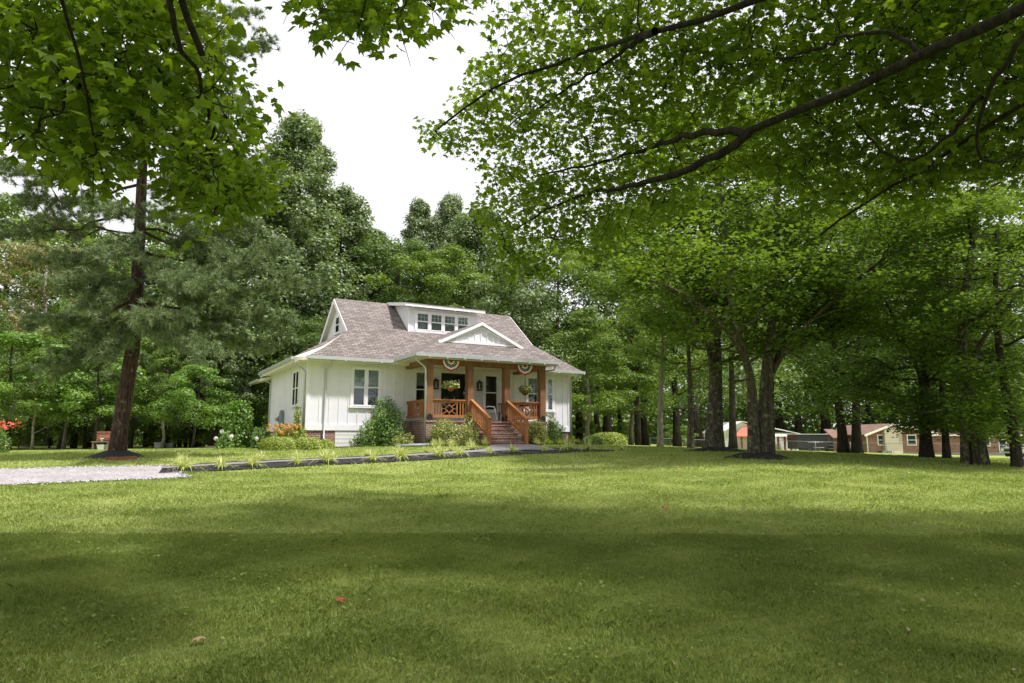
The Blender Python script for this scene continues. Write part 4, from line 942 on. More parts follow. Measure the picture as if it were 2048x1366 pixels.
# ---------------------------------------------------------------- mid-ground maples on the right
def maple_tree(name, px, Y, stems, seed, label, bark='bark_maple', leafm='maple_mid', **kw):
    base = gpt(px, Y); e = empty(name, base, 0, label, 'tree')
    st_ = []
    for s_ in stems:
        pts, r0, r1, *o_ = s_; P = [np.array([0., 0, -.3]) + np.array([(pts[0][0] - px) / F_PX * Y, 0, 0])] + [at(x, y, Y + dy) - base for x, y, dy in pts]
        st_.append((P, r0, r1, *o_))
    low = kw.pop('low', None)
    if low:
        x0, x1, ya, yb, n, dd = low; rg = rn(seed + 50); kw['extra'] = [at(rg.uniform(x0, x1), rg.uniform(ya, yb), Y + rg.uniform(-dd, dd)) - base for _ in range(n)]
    tr, me = build_maple(seed, st_, None, M[leafm], **kw)
    tr.build('trunk', M[bark], e); link('crown', me, e)
    return e
maple_tree('maple_tree', 1430, 24.5, [([(1428, 860, 0), (1432, 760, 0), (1430, 650, .2), (1425, 540, .3), (1400, 430, 0), (1370, 330, -.5), (1350, 240, -1)], .30, .06, .42, 12, .5),
                                    ([(1425, 700, 0), (1455, 600, .5), (1490, 480, 1), (1500, 360, 1.5), (1495, 250, 2)], .15, .04, .45, 9),
                                    ([(1428, 730, 0), (1400, 640, -1), (1340, 560, -2), (1270, 500, -2.5)], .14, .04, .35, 8),
                                    ([(1428, 700, 0), (1360, 600, 1.0), (1290, 520, 2), (1220, 470, 3)], .13, .04, .35, 8)], 101,
           'thick single-trunked maple on a black mulch mound, right of the cottage', low=(1340, 1500, 560, 740, 30, 2.0), nspray=50, leaf=.15, sprayr=.72, flat=.12, blen=(2.2, 3.8))
maple_tree('maple_tree', 1512, 20.8, [([(1508, 860, 0), (1506, 760, 0), (1480, 690, -.3), (1460, 600, -.5), (1452, 500, -.5), (1440, 380, -.6), (1430, 280, -.5)], .155, .045, .45, 10, .5),
                                    ([(1525, 840, .2), (1530, 740, .3), (1545, 640, .3), (1552, 540, .3), (1550, 430, .2), (1560, 300, .4), (1570, 200, .5)], .17, .05, .4, 11, .4),
                                    ([(1532, 850, .3), (1535, 760, .3), (1570, 700, 0), (1620, 640, -.6), (1700, 570, -1.2), (1790, 500, -1.6), (1880, 450, -2)], .11, .03, .35, 10, .3),
                                    ([(1535, 745, .3), (1590, 640, .8), (1700, 600, 1), (1850, 605, 1.2), (1960, 600, 1.4)], .11, .03, .3, 9),
                                    ([(1500, 730, 0), (1440, 640, -1.6), (1380, 590, -2.4), (1300, 560, -3)], .12, .03, .35, 8),
                                    ([(1540, 600, .3), (1610, 500, 0), (1680, 400, .6), (1720, 300, 1)], .12, .03, .3, 8)], 102,
           'multi-stemmed maple with lichen-spotted trunks on black mulch, nearest right of centre', low=(1440, 1640, 560, 700, 24, 2.0), nspray=50, leaf=.145, sprayr=.70, flat=.12, blen=(2.0, 3.4))
for px, Y, r, lab in ((1430, 24.4, 1.5, 'black mulch mound round the thick single maple trunk'), (1512, 20.6, 1.25, 'black mulch mound round the multi-stemmed maple')):
    q_ = MB().lathe([(r * 1.12, -.3)] + [(r * (1.05 - .8 * k / 9), -.12 + .24 * (k / 9) ** 1.2) for k in range(10)], 48); rg = rn(px); q_.v = [(x * w_, y * w_, z + rg.normal(0, .018)) for (x, y, z) in q_.v for w_ in (1 + .10 * math.sin(3 * math.atan2(y, x) + px) + rg.normal(0, .02),)]
    o = q_.build('mulch_mound', M['mulch'], None, gpt(px, Y, .0)); o.scale = (1.15, 1, 1); tag(o, lab, 'mulch')
maple_tree('shade_tree', 1850, 24, [([(1850, 860, 0), (1848, 760, 0), (1845, 650, 0), (1850, 520, 0), (1850, 400, 0)], .19, .05, .3, 13, .7), ([(1848, 760, 0), (1800, 660, -1), (1760, 580, -2)], .12, .03, .2, 7), ([(1850, 740, 0), (1920, 660, -1), (1990, 600, -2)], .12, .03, .2, 7)], 103,
           'dark-trunked shade tree in front of the brick house gable', 'bark_dark', 'leaf_dark', nspray=50, leaf=.12, up=.0, blen=(2.0, 3.2), sprayr=.55, low=(1800, 1960, 770, 858, 110, 2.2))
maple_tree('shade_tree', 1893, 23.5, [([(1890, 860, 0), (1884, 780, 0), (1880, 700, 0), (1890, 600, 0)], .13, .04, .4, 8, .6)], 104, 'slender tree just right of the dark-trunked shade tree', 'bark_dark', 'leaf_dark', low=(1835, 1960, 790, 862, 60, 1.5), nspray=45, leaf=.12, up=-.05, blen=(1.4, 2.6))
maple_tree('shade_tree', 1968, 19.5, [([(1955, 880, 0), (1935, 800, 0), (1920, 720, 0), (1930, 600, -.3), (1950, 460, -.5), (1960, 350, -.5)], .24, .06, .35, 12, .3), ([(1925, 740, 0), (1990, 640, -1), (2060, 560, -2)], .14, .03, .2, 8)], 105,
           'thick pale-barked tree leaning left near the right edge', 'bark_maple', 'maple_mid', nspray=50, leaf=.12, up=.0, blen=(1.8, 3.0), low=(1890, 2070, 740, 850, 75, 2.0))
maple_tree('shade_tree', 2038, 18.7, [([(2030, 880, 0), (2015, 800, 0), (2000, 720, 0), (1990, 600, 0), (1995, 450, 0)], .15, .05, .35, 10, .4)], 106, 'slim leaning tree at the right edge of the lawn', 'bark_dark', 'maple_mid', low=(1960, 2080, 800, 878, 40, 1.5), nspray=50, leaf=.12, up=.0, blen=(1.6, 2.8))
maple_tree('shade_tree', 1692, 31, [([(1685, 860, 0), (1672, 780, 0), (1668, 700, 0), (1670, 600, 0), (1680, 480, 0)], .22, .05, .35, 12, .6)], 107, 'dark left trunk of the pair beside the black trailer', 'bark_dark', 'leaf_dark', low=(1590, 1700, 690, 830, 50, 2.5), nspray=46, leaf=.15, up=.0, blen=(2.2, 3.6), sprayr=.7)
maple_tree('shade_tree', 1712, 30.5, [([(1712, 860, 0), (1712, 780, 0), (1716, 700, 0), (1725, 600, 0), (1730, 480, 0)], .21, .05, .35, 12, .6)], 108, 'dark right trunk of the pair beside the black trailer', 'bark_dark', 'leaf_dark', low=(1690, 1800, 700, 835, 50, 2.5), nspray=46, leaf=.15, up=.0, blen=(2.2, 3.6), sprayr=.7)
maple_tree('shade_tree', 1320, 31, [([(1320, 850, 0), (1322, 780, 0), (1325, 700, 0), (1328, 600, 0)], .15, .05, .5, 8, .4)], 109, 'slim straight pale trunk between the cottage and the maples', 'bark_pale', 'leaf_wood', nspray=40, leaf=.15, blen=(1.6, 3.0), sprayr=.6)
maple_tree('shade_tree', 1381, 29, [([(1381, 850, 0), (1380, 780, 0), (1377, 700, 0), (1372, 600, 0)], .15, .05, .5, 8, .4)], 110, 'slim mottled trunk just left of the thick single maple', 'bark_maple', 'maple_mid', nspray=40, leaf=.14, blen=(1.6, 3.0), sprayr=.6)
maple_tree('shade_tree', 1465, 38, [([(1465, 850, 0), (1464, 780, 0), (1462, 700, 0), (1460, 560, 0)], .22, .07, .4, 9, .4)], 111, 'straight dark trunk seen between the two large maples', 'bark_dark', 'leaf_dark', nspray=40, leaf=.18, blen=(2.2, 3.4), sprayr=.8)
#@@WOODS
# ---------------------------------------------------------------- the woods
SP = {}
def species(key, seed, h0, rad, prof, leafm, bark, r, nc, per, leaf, rc=(.7, 1.3), H_=14., lean=0., squash=.65):
    SP[key] = (clump_crown(seed, h0, H_, rad, M[leafm], nc, per, rc, leaf, prof, (lean, 0), squash), simple_trunk(seed, H_ * .93, r, h0, rad, lean).build('trunk', M[bark]), H_, rad)
    C.objects.unlink(SP[key][1])
species('poplar', 1, 3.5, 5.0, 'tower', 'leaf_poplar', 'bark_dark', .34, 330, 230, .16, (.55, 1.15), 21., 0, .95)
species('poplar_b', 2, 3.0, 4.2, 'tower', 'leaf_poplar', 'bark_dark', .3, 230, 220, .16, (.55, 1.15), 16., 0, .95)
species('dark', 3, 3.0, 3.8, 'round', 'leaf_dark', 'bark_dark', .28, 100, 230, .15, (.8, 1.4), 14.)
species('wood_a', 4, 3.2, 3.6, 'round', 'leaf_wood', 'bark_dark', .2, 100, 230, .15, (.7, 1.3), 14.)
species('wood_b', 5, 2.6, 3.0, 'tower', 'leaf_wood', 'bark_pale', .17, 90, 230, .145, (.7, 1.2), 12.)
species('wood_c', 6, 2.4, 3.3, 'round', 'leaf_poplar', 'bark_dark', .2, 90, 230, .15, (.7, 1.3), 13., .6)
species('lime', 7, 1.6, 2.2, 'round', 'leaf_lime', 'bark_dark', .1, 55, 240, .115, (.5, .9), 6.)
species('olive', 8, 3.0, 3.8, 'round', 'leaf_olive', 'bark_pale', .2, 100, 220, .14, (.7, 1.2), 13.)
species('under', 9, .5, 1.9, 'round', 'leaf_wood', 'bark_dark', .06, 38, 220, .12, (.5, .9), 4.)
cnt_ = [0]
used_sp = set()
def wood_tree(sp, px, Y, top, label, name='woodland_tree', wid=1.0, group='trees of the wood behind the cottage'):
    crown, tr, H_, rad = SP[sp]; cnt_[0] += 1; p = gpt(px, Y); h = at(px, top, Y)[2] - p[2]; s_ = h / H_; rz = cnt_[0] * 2.39
    e = empty(name, p, rz, label, 'tree', group); e.scale = (s_ * wid, s_ * wid, s_)
    link('crown', crown, e); o = tr.copy(); o.parent = e; C.objects.link(o); o.name = 'trunk'
    return e
for sp, px, Y, top, lab, wid in [
    ('poplar', 575, 47, 245, 'tallest tree of the skyline, a dense grey green tower left of the cottage roof', 1.15),
    ('poplar_b', 660, 49, 395, 'tall grey green tree just right of the tallest one, above the roof gable', 1.25),
    ('poplar_b', 505, 44, 350, 'tall dark tree just left of the tallest one, behind the pine crown', 1.2),
    ('poplar_b', 730, 52, 470, 'tree where the skyline dips lowest above the left of the roof', 1.3),
    ('poplar', 832, 56, 408, 'left of the two pointed tree tops above the dormer', .85),
    ('poplar', 897, 57, 398, 'right of the two pointed tree tops above the dormer', .8),
    ('dark', 785, 47, 480, 'rounded tree behind the dormer, below the pointed tops', 1.15),
    ('wood_a', 870, 46, 500, 'broad green tree behind the middle of the roof', 1.3),
    ('poplar_b', 965, 52, 430, 'tree behind the right end of the dormer, touching the overhanging maple', 1.2),
    ('wood_c', 1035, 44, 520, 'pale green tree right behind the right roof slope', 1.15),
    ('wood_a', 1110, 46, 480, 'pale broad-crowned tree right of the cottage roof', 1.2),
    ('wood_b', 1178, 39, 620, 'lighter tree with a straight pale trunk next to the right end of the cottage', 1.3),
    ('dark', 1215, 50, 500, 'dark tree behind the lawn right of the cottage', 1.2),
    ('wood_b', 1262, 44, 640, 'small layered tree over the low hedge right of the cottage', 1.4),
    ('wood_a', 1290, 56, 420, 'high tree seen through the gap right of the cottage', 1.2),
    ('dark', 1355, 54, 560, 'dark tree behind the slim mottled trunk', 1.2),
    ('wood_c', 1400, 74, 400, 'tree top between the two big maples', 1.3),
    ('dark', 640, 40, 640, 'dark tree close behind the left gable of the cottage', 1.2),
    ('dark', 545, 41, 620, 'dark tree behind the left rear corner of the cottage', 1.1),
    ('dark', 485, 40, 660, 'dark tree above the tall leafy bush', 1.0),
    ('wood_c', 420, 39, 640, 'tree with a dark trunk midway between the pine and the cottage', 1.1),
    ('wood_a', 400, 50, 440, 'tall tree behind the right side of the pine', 1.2),
    ('lime', 385, 36, 735, 'yellow green young tree right of the pine trunk', 1.2),
    ('wood_b', 325, 38, 690, 'tree just right of the pine trunk', 1.1),
    ('wood_a', 300, 52, 455, 'tall tree directly behind the pine', 1.1),
    ('dark', 262, 40, 700, 'dark tree hidden behind the pine trunk', 1.0),
    ('lime', 195, 37, 700, 'yellow green young tree left of the pine trunk', 1.3),
    ('wood_c', 172, 41, 640, 'tree with a dark upright trunk left of the pine', 1.0),
    ('wood_a', 185, 55, 475, 'tree under the small gap of sky left of the pine', 1.1),
    ('wood_b', 128, 39, 660, 'tree with a leaning dark trunk left of the pine', 1.1),
    ('olive', 55, 46, 490, 'fading straw coloured tree at the left edge', 1.25),
    ('wood_a', 95, 60, 440, 'high tree behind the straw coloured one', 1.2),
    ('wood_a', -20, 58, 400, 'high tree at the far left edge of the photo', 1.2),
    ('wood_b', 66, 36, 700, 'tree with a slim pale trunk at the left edge', 1.0),
    ('lime', 20, 37, 670, 'yellow green bushy tree at the far left edge', 1.5),
    ('dark', -60, 40, 620, 'dark tree just beyond the left edge of the lawn', 1.2),
    ('dark', 1600, 100, 620, 'dark tree behind the black trailer', 1.4),
    ('wood_a', 1560, 101, 440, 'bright tree behind the white garage', 1.3),
    ('dark', 1510, 95, 640, 'dark tree rising over the garage roof', 1.5),
    ('wood_a', 1650, 103, 420, 'tree high behind the dark trunk pair', 1.4),
    ('dark', 1740, 100, 640, 'dark tree behind the left end of the brick house', 1.5),
    ('wood_a', 1790, 100, 430, 'tall tree behind the brick gable', 1.5),
    ('wood_c', 1900, 98, 420, 'tall tree behind the middle of the brick house', 1.6),
    ('dark', 1960, 98, 620, 'dark tree behind the long wing of the brick house', 1.7),
    ('wood_a', 2030, 90, 380, 'tall tree behind the right end of the brick house', 1.5)]:
    wood_tree(sp, px, Y, top, lab, wid=wid)
for i, (px, Y, top, lab) in enumerate([(40, 41, 830, 'low green undergrowth bush beside the slim pale trunk'), (100, 43, 800, 'undergrowth bush right of the slim pale trunk'), (150, 44, 815, 'undergrowth bush in the shade left of the rustic bench'),
        (290, 43, 800, 'undergrowth bush right of the pine trunk'), (350, 44, 790, 'pale sapling bush behind the small white boxes'), (395, 42, 815, 'bush left of the brown posts'), (470, 41, 800, 'bush between the brown posts and the tall leafy bush'),
        (1165, 46, 840, 'undergrowth bush at the right end of the cottage'), (1235, 52, 845, 'undergrowth bush behind the low hedge'), (1350, 64, 850, 'bush behind the fence left of the tank'), (1440, 92, 850, 'bush left of the white garage'), (1690, 98, 856, 'bush behind the silver pickup'), (2045, 88, 850, 'bush behind the far right end of the brick house')]):
    wood_tree('under', px, Y, top, lab, 'undergrowth_bush', 1.4, 'undergrowth bushes at the edge of the wood')
def far_woods():
    rng = rn(55); P = []; O = []
    for i in range(3600):
        a = rng.uniform(-62, 62); D_ = rng.uniform(62, 95) + (42 if a > 6 else 0); x, y = D_ * math.tan(R(a)) if abs(a) < 45 else 0, D_
        if abs(a) >= 45: x, y = math.copysign(D_ * 1.1, a), D_ * (1 - (abs(a) - 45) / 20)
        top = 11 + 2.5 * math.sin(a * .35) + 2 * math.sin(a * .9 + 1) + (4 if a > 8 else 0)
        z = rng.uniform(0, 1) ** 1.5 * top + G1(x, y); n = 62; d = unit(rng.normal(0, 1, (n, 3)) + np.array([0, -.4, .35]))
        P.append(np.array([x, y, z]) + d * rng.uniform(1.2, 3.0) * np.array([1.2, 1, .7])); O.append(d)
    P = np.concatenate(P); O = np.concatenate(O); n = len(P); nrm = unit(O + rng.normal(0, .4, (n, 3)) + np.array([0, 0, .5])); t = rng.normal(0, 1, (n, 3)); t = unit(t - nrm * (t * nrm).sum(1, keepdims=True))
    o = link('far_woods', kite_leaves('far_woods', P, .62 * rng.uniform(.6, 1.25, n), M['leaf_wood'], rng, frames=(nrm, t, np.cross(nrm, t)))); tag(o, 'solid green mass of the deeper wood behind the nearer trees', 'woods', kind='stuff')
far_woods()
def thin_trunks():
    rng = rn(66); lst = []
    for i, (px, Y, w, lean, bk_) in enumerate([(118, 40, .15, 2.2, 'bark_dark'), (148, 43, .18, .4, 'bark_blackish'), (182, 45, .2, 0, 'bark_blackish'), (213, 42, .16, .3, 'bark_dark'), (292, 46, .16, -.2, 'bark_blackish'), (330, 43, .26, .1, 'bark_blackish'), (360, 47, .14, 0, 'bark_blackish'), (372, 44, .12, .2, 'bark_pine'),
                                               (386, 42, .22, 0, 'bark_blackish'), (408, 49, .12, 0, 'bark_pale'), (420, 46, .14, .1, 'bark_blackish'), (463, 47, .18, 0, 'bark_blackish'), (1158, 46, .25, 0, 'bark_blackish'), (1196, 50, .2, .1, 'bark_blackish'), (1276, 43, .2, -.2, 'bark_dark'), (1240, 58, .2, 0, 'bark_blackish')]):
        p = gpt(px, Y); e = empty('bare_trunked_tree', p, 0, f'{ordw[i] if i < 18 else "last"} thin bare trunk from the left along the dark edge of the wood', 'tree', 'thin trunks along the edge of the wood')
        m_ = MB(); m_.tube(curve((0, 0, -.3), (lean, 0, 7.5), rng, .012, 7), list(np.linspace(w * 1.1, w * .6, 7)), 8)
        for k in range(3): a = rng.uniform(0, 6.28); z = 3.5 + k; m_.tube(curve((lean * z / 7.5, 0, z), (lean * z / 7.5 + 1.6 * math.cos(a), 1.6 * math.sin(a), z + 1), rng, .06, 4), [w * .3, w * .25, w * .15, .01], 5, False)
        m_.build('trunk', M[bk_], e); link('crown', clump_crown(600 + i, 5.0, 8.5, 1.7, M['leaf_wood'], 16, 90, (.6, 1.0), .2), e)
thin_trunks()

# ---------------------------------------------------------------- things at the edge of the wood, left
def px_box(mb, x0, x1, r0, r1, Y, dep):
    a = at(x0, r1, Y); b2 = at(x1, r0, Y); return mb.box(a[0], b2[0], Y, Y + dep, a[2], b2[2])
def rustic_bench():
    b0 = gpt(205, 34); e = empty('rustic_potting_bench', b0, R(6), 'rustic brown potting bench with a reddish back panel in the shade left of the pine', 'bench')
    MB().box(-.42, .42, -.22, .22, .36, .41).build('shelf', M['wood_grey'], e)
    bk2 = MB(); bk2.box(-.36, -.30, .16, .22, 0, .86); bk2.box(.30, .36, .16, .22, 0, .86); bk2.box(-.36, .36, .15, .2, .8, .9); bk2.box(-.30, .30, .17, .21, .45, .55); bk2.build('back_frame', M['wood_red'], e)
    MB().box(-.29, .29, .17, .2, .56, .79).build('back_panel', M['terracotta'], e)
    for x in (-.34, .34): MB().box(x - .04, x + .04, -.2, -.12, 0, .36).build('leg', M['wood_grey'], e)
    t = empty('storage_tub', b0 + np.array([.02, -.02, 0]), 0, 'white tub stored under the rustic potting bench', 'tub')
    MB().hexa([(-.14, -.12, 0), (.14, -.12, 0), (.14, .12, 0), (-.14, .12, 0), (-.17, -.15, .22), (.17, -.15, .22), (.17, .15, .22), (-.17, .15, .22)]).build('body', M['white_plastic'], t); MB().box(-.18, .18, -.16, .16, .22, .25).build('lid', M['white_plastic'], t)
    p = empty('flower_pot', b0 + np.array([0, -.05, .41]), 0, 'small white pot standing on the rustic potting bench', 'pot')
    MB().lathe([(.05, 0), (.075, .12), (.085, .12), (.085, .15)], 12).build('body', M['white_plastic'], p); link('plant', shrub_mesh('plant', 31, .1, .1, .15, 80, .05, M['shrub'], z0=.12), p)
rustic_bench()
def swing():
    a = gpt(429, 41); b2 = gpt(450, 40.6); h = 2.45
    e = empty('swing_frame', (a + b2) / 2, math.atan2((b2 - a)[1], (b2 - a)[0]), 'brown wooden post frame standing at the wood edge left of the cottage', 'frame'); w = np.linalg.norm((b2 - a)[:2]) / 2
    for s_ in (-1, 1): MB().box(s_ * w - .07, s_ * w + .07, -.07, .07, -.1, h).build('post', M['wood_grey'], e)
    MB().box(-w - .2, w + .2, -.06, .06, h, h + .14).build('crossbeam', M['wood_grey'], e)
    p = gpt(443, 40.2); c = empty('garden_chair', p, .4, 'white garden chair beside the brown wooden posts', 'chair')
    MB().box(-.2, .2, -.2, .2, .36, .40).build('seat', M['white_plastic'], c); MB().box(-.2, .2, .18, .21, .40, .82).build('backrest', M['white_plastic'], c)
    for x in (-.17, .17):
        for y in (-.17, .17): MB().box(x - .02, x + .02, y - .02, y + .02, 0, .36).build('leg', M['wood_grey'], c)
swing()
for px, Y, s_, lab in ((320, 42, .3, 'small white box on the ground right of the pine, the left of two'), (341, 42.5, .26, 'small white box on the ground right of the pine, the right of two')):
    o = MB().hexa([(-s_ * .8, -.12, 0), (s_ * .8, -.12, 0), (s_ * .8, .12, 0), (-s_ * .8, .12, 0), (-s_ * .9, -.14, s_), (s_ * .9, -.14, s_), (s_ * .9, .14, s_), (-s_ * .9, .14, s_)]).box(-s_, s_, -.16, .16, s_, s_ + .03).build('storage_box', M['gutter'], None, gpt(px, Y)); tag(o, lab, 'box')
tag(MB().bar(gpt(414, 34.5, .04), gpt(492, 33.5, .05), .14, .12).build('edging_timber', M['wood_grey']), 'long grey edging timber left of the tall leafy bush', 'timber')
b0 = gpt(4, 30); e = empty('potted_plant', b0, 0, 'white planter with a red flowering plant at the very left edge', 'potted plant')
MB().lathe([(.13, 0), (.17, .26), (.19, .26), (.19, .30), (.165, .30), (.16, .26)], 16).build('pot', M['white_plastic'], e); link('foliage', shrub_mesh('foliage', 33, .26, .24, .35, 500, .06, M['yshrub'], z0=.26), e)
e2 = empty('flowering_shrub', gpt(-6, 27), 0, 'green shrub with orange red blooms at the very left edge', 'shrub'); link('foliage', shrub_mesh('foliage', 34, .55, .5, 1.2, 2200, .08, M['shrub']), e2)
rng = rn(12); n = 85; a = rng.normal(0, .17, (n, 3)) * np.array([2.0, 1, .55]) + np.array([.36, -.3, 1.12]); link('blooms', kite_leaves('blooms', a, .10, M['flower_red'], rng, .9), e2)

# ---------------------------------------------------------------- neighbours on the right
def garage():
    Y = 85.; X = lambda px: (px - 1024) / (F_PX / cp) * Y; g = G1(X(1500), Y) - .1; z = lambda r: at(1500, r, Y)[2]
    e = empty('garage', (0, 0, 0), 0, 'white metal garage with pale roof partly hidden by the multi-stemmed maple', 'garage')
    xl, xr, zl, zp = X(1448), X(1600), z(864), z(843); xp = X(1484); xm = X(1523)
    w = MB(); w.poly([(xl, Y, g), (xm, Y, g), (xm, Y, zl), (xp, Y, zp), (xl, Y, zl)]); w.poly([(xm, Y, g), (xr, Y + .6, g), (xr, Y + .6, z(866)), (xm, Y, z(866))]); w.poly([(xr, Y + .6, g), (xr, Y + 9, g), (xr, Y + 9, z(866)), (xr, Y + .6, z(866))])
    w.poly([(xl, Y + 9, g), (xl, Y, g), (xl, Y, zl), (xl, Y + 9, zl)]); w.build('wall', M['tinwhite'], e)
    r = MB(); r.slab([(xl - .3, Y - .3, zl), (xp, Y - .3, zp + .05), (xp, Y + 9, zp + .05), (xl - .3, Y + 9, zl)], .1); r.slab([(xp, Y - .3, zp + .06), (xr + .3, Y + .3, z(867)), (xr + .3, Y + 9, z(862)), (xp, Y + 9, zp + .06)], .1); r.build('roof', M['tinwhite'], e)
    d = MB(); px_box(d, 1476, 1503, 874, 902, Y - .06, .05); d.build('garage_door', M['cream'], e)
    aw = MB(); a0, a1, b0_, b1 = at(1468, 872, Y - 1.6), at(1547, 873, Y - 1.6), at(1486, 853, Y - .05), at(1535, 853, Y - .05); aw.slab([a0, a1, b1, b0_], .08); aw.build('awning', M['redtin'], e)
    for px in (1476, 1503, 1548, 1561, 1573): MB().box(X(px) - .1, X(px) + .1, Y - 1.4, Y - 1.2, g, z(873)).build('carport_post', M['wood_red'], e)
    MB().slab([at(1540, 872, Y - 1.6), at(1580, 872, Y - 1.6), at(1580, 869, Y), at(1540, 869, Y)], .08).build('carport_roof', M['cream'], e)
    dd_ = MB(); px_box(dd_, 1584, 1592, 876, 902, Y + .52, .03); dd_.build('side_door', M['gutter'], e)
garage()
def trailer():
    Y = 80.; e = empty('cargo_trailer', gpt(1624, Y), 0, 'black enclosed cargo trailer with faint pale lettering parked right of the garage', 'trailer'); b0 = np.array(e.location)
    P = lambda px, r, y=Y: at(px, r, y) - b0
    a, c = P(1592, 898), P(1655, 869); bd = MB(); bd.box(a[0], c[0], 0, 2.4, a[2], c[2]); bd.build('body', M['black'], e)
    rf_ = MB(); rf_.box(a[0] - .04, c[0] + .04, -.04, 2.44, c[2], c[2] + .08); rf_.build('roof_trim', M['gutter'], e)
    p, q = P(1594, 896), P(1613, 872); MB().box(p[0], q[0], -.03, -.005, p[2], q[2]).build('side_panel', M['rubber'], e)
    g = MB(); rng = rn(3); x = P(1616, 884)[0]; xe = P(1646, 884)[0]; zc = P(1616, 884)[2]
    while x < xe: w_ = rng.uniform(.04, .10); h_ = rng.uniform(.10, .28); g.hexa([(x, -.012, zc - h_ / 2), (x + w_, -.012, zc - h_ / 2), (x + w_, -.006, zc - h_ / 2), (x, -.006, zc - h_ / 2), (x + .05, -.012, zc + h_ / 2), (x + w_ + .05, -.012, zc + h_ / 2), (x + w_ + .05, -.006, zc + h_ / 2), (x + .05, -.006, zc + h_ / 2)]); x += w_ + rng.uniform(.05, .09)
    g.build('graphic', M['gutter'], e)
    for px in (1618, 1630):
        c_ = P(px, 899); MB().tube([(c_[0], -.12, .34), (c_[0], .12, .34)], .34, 14).build('wheel', M['rubber'], e)
    h = P(1655, 899); MB().bar((h[0], 1.2, .45), (h[0] + 1.1, 1.2, .4), .1, .1).build('hitch', M['black'], e)
trailer()
def vehicle(px, Y, rz, label, cat, mat, L_=4.9, W_=1.85, Hh=1.75, pickup=True, name='pickup_truck'):
    e = empty(name, gpt(px, Y), rz, label, cat); h = L_ / 2
    b2 = MB(); prof = [(-h, .45), (-h, .95), (-h + .9, 1.02), (-h + 1.3, 1.05), (-.1 if pickup else h - .2, 1.05), (h, 1.02), (h, .45)]
    for s_ in (-1, 1): pts = [(x, s_ * W_ / 2, z) for x, z in prof]; b2.poly(pts if s_ < 0 else pts[::-1])
    for i in range(len(prof)): (x0, z0_), (x1, z1_) = prof[i], prof[(i + 1) % len(prof)]; b2.poly([(x0, -W_ / 2, z0_), (x0, W_ / 2, z0_), (x1, W_ / 2, z1_), (x1, -W_ / 2, z1_)])
    b2.build('body', mat, e); ce = .5 if pickup else h - .5; w2 = W_ / 2 - .05; w3 = w2 - .15
    MB().hexa([(-h + 1.3, -w2, 1.04), (ce, -w2, 1.04), (ce, w2, 1.04), (-h + 1.3, w2, 1.04), (-h + 1.9, -w3, Hh), (ce - .15, -w3, Hh), (ce - .15, w3, Hh), (-h + 1.9, w3, Hh)]).build('cab', mat, e)
    MB().hexa([(-h + 1.33, -w2 - .01, 1.1), (ce - .1, -w2 - .01, 1.1), (ce - .1, w2 + .01, 1.1), (-h + 1.33, w2 + .01, 1.1), (-h + 1.85, -w3 - .02, Hh - .1), (ce - .2, -w3 - .02, Hh - .1), (ce - .2, w3 + .02, Hh - .1), (-h + 1.85, w3 + .02, Hh - .1)]).build('window', M['black'], e)
    for x in (-h + .85, h - .95):
        for s_ in (-1, 1): wl_ = MB().tube([(x, s_ * (W_ / 2 - .2), .36), (x, s_ * (W_ / 2 + .02), .36)], .36, 16).build('wheel', M['rubber'], e); MB().tube([(x, s_ * (W_ / 2), .36), (x, s_ * (W_ / 2 + .03), .36)], .2, 12).build('rim', M['gutter'], wl_)
    MB().box(-h - .03, -h, -W_ / 2 + .3, W_ / 2 - .3, .6, .85).build('grille', M['black'], e)
    for s_ in (-1, 1): MB().box(-h - .03, -h + .05, s_ * (W_ / 2 - .16) - .13, s_ * (W_ / 2 - .16) + .13, .68, .86).build('headlight', M['white_plastic'], e)
vehicle(1668, 84, R(62), 'silver pickup parked between the trailer and the dark trunk pair', 'pickup', M['silver'])
vehicle(2050, 66, R(20), 'pale car at the far right edge beyond the brick house', 'car', M['silver'], 4.4, 1.75, 1.4, False, 'parked_car')
def green_bin():
    e = empty('green_dumpster', gpt(1667, 92), 0, 'bright green metal container behind the silver pickup', 'container'); b0 = np.array(e.location); a, c = at(1655, 889, 92) - b0, at(1679, 880, 92) - b0
    MB().box(a[0], c[0], 0, 1.5, 0, c[2]).build('body', M['green_paint'], e); r = MB()
    for k in range(7): x = a[0] + (c[0] - a[0]) * (k + .5) / 7; r.box(x - .03, x + .03, -.05, 0, .1, c[2])
    r.box(a[0] - .04, c[0] + .04, -.06, 1.54, c[2], c[2] + .06); r.build('rib', M['green_paint'], e)
green_bin()
def tank():
    p = gpt(1400, 76); e = empty('propane_tank', p, R(5), 'white propane tank lying behind the fence left of the thick maple', 'tank'); zc = at(1400, 883, 76)[2] - p[2]
    MB().tube([(-.85, 0, zc), (-.8, 0, zc), (-.7, 0, zc), (.7, 0, zc), (.8, 0, zc), (.85, 0, zc)], [.08, .22, .30, .30, .22, .08], 16).build('body', M['white_plastic'], e)
    MB().lathe([(.1, 0), (.1, .12), (.03, .16)], 10, (0, 0, zc + .28)).build('valve_dome', M['gutter'], e)
    for x in (-.5, .5): MB().box(x - .05, x + .05, -.2, .2, -.1, zc - .25).build('leg', M['concrete'], e)
tank()
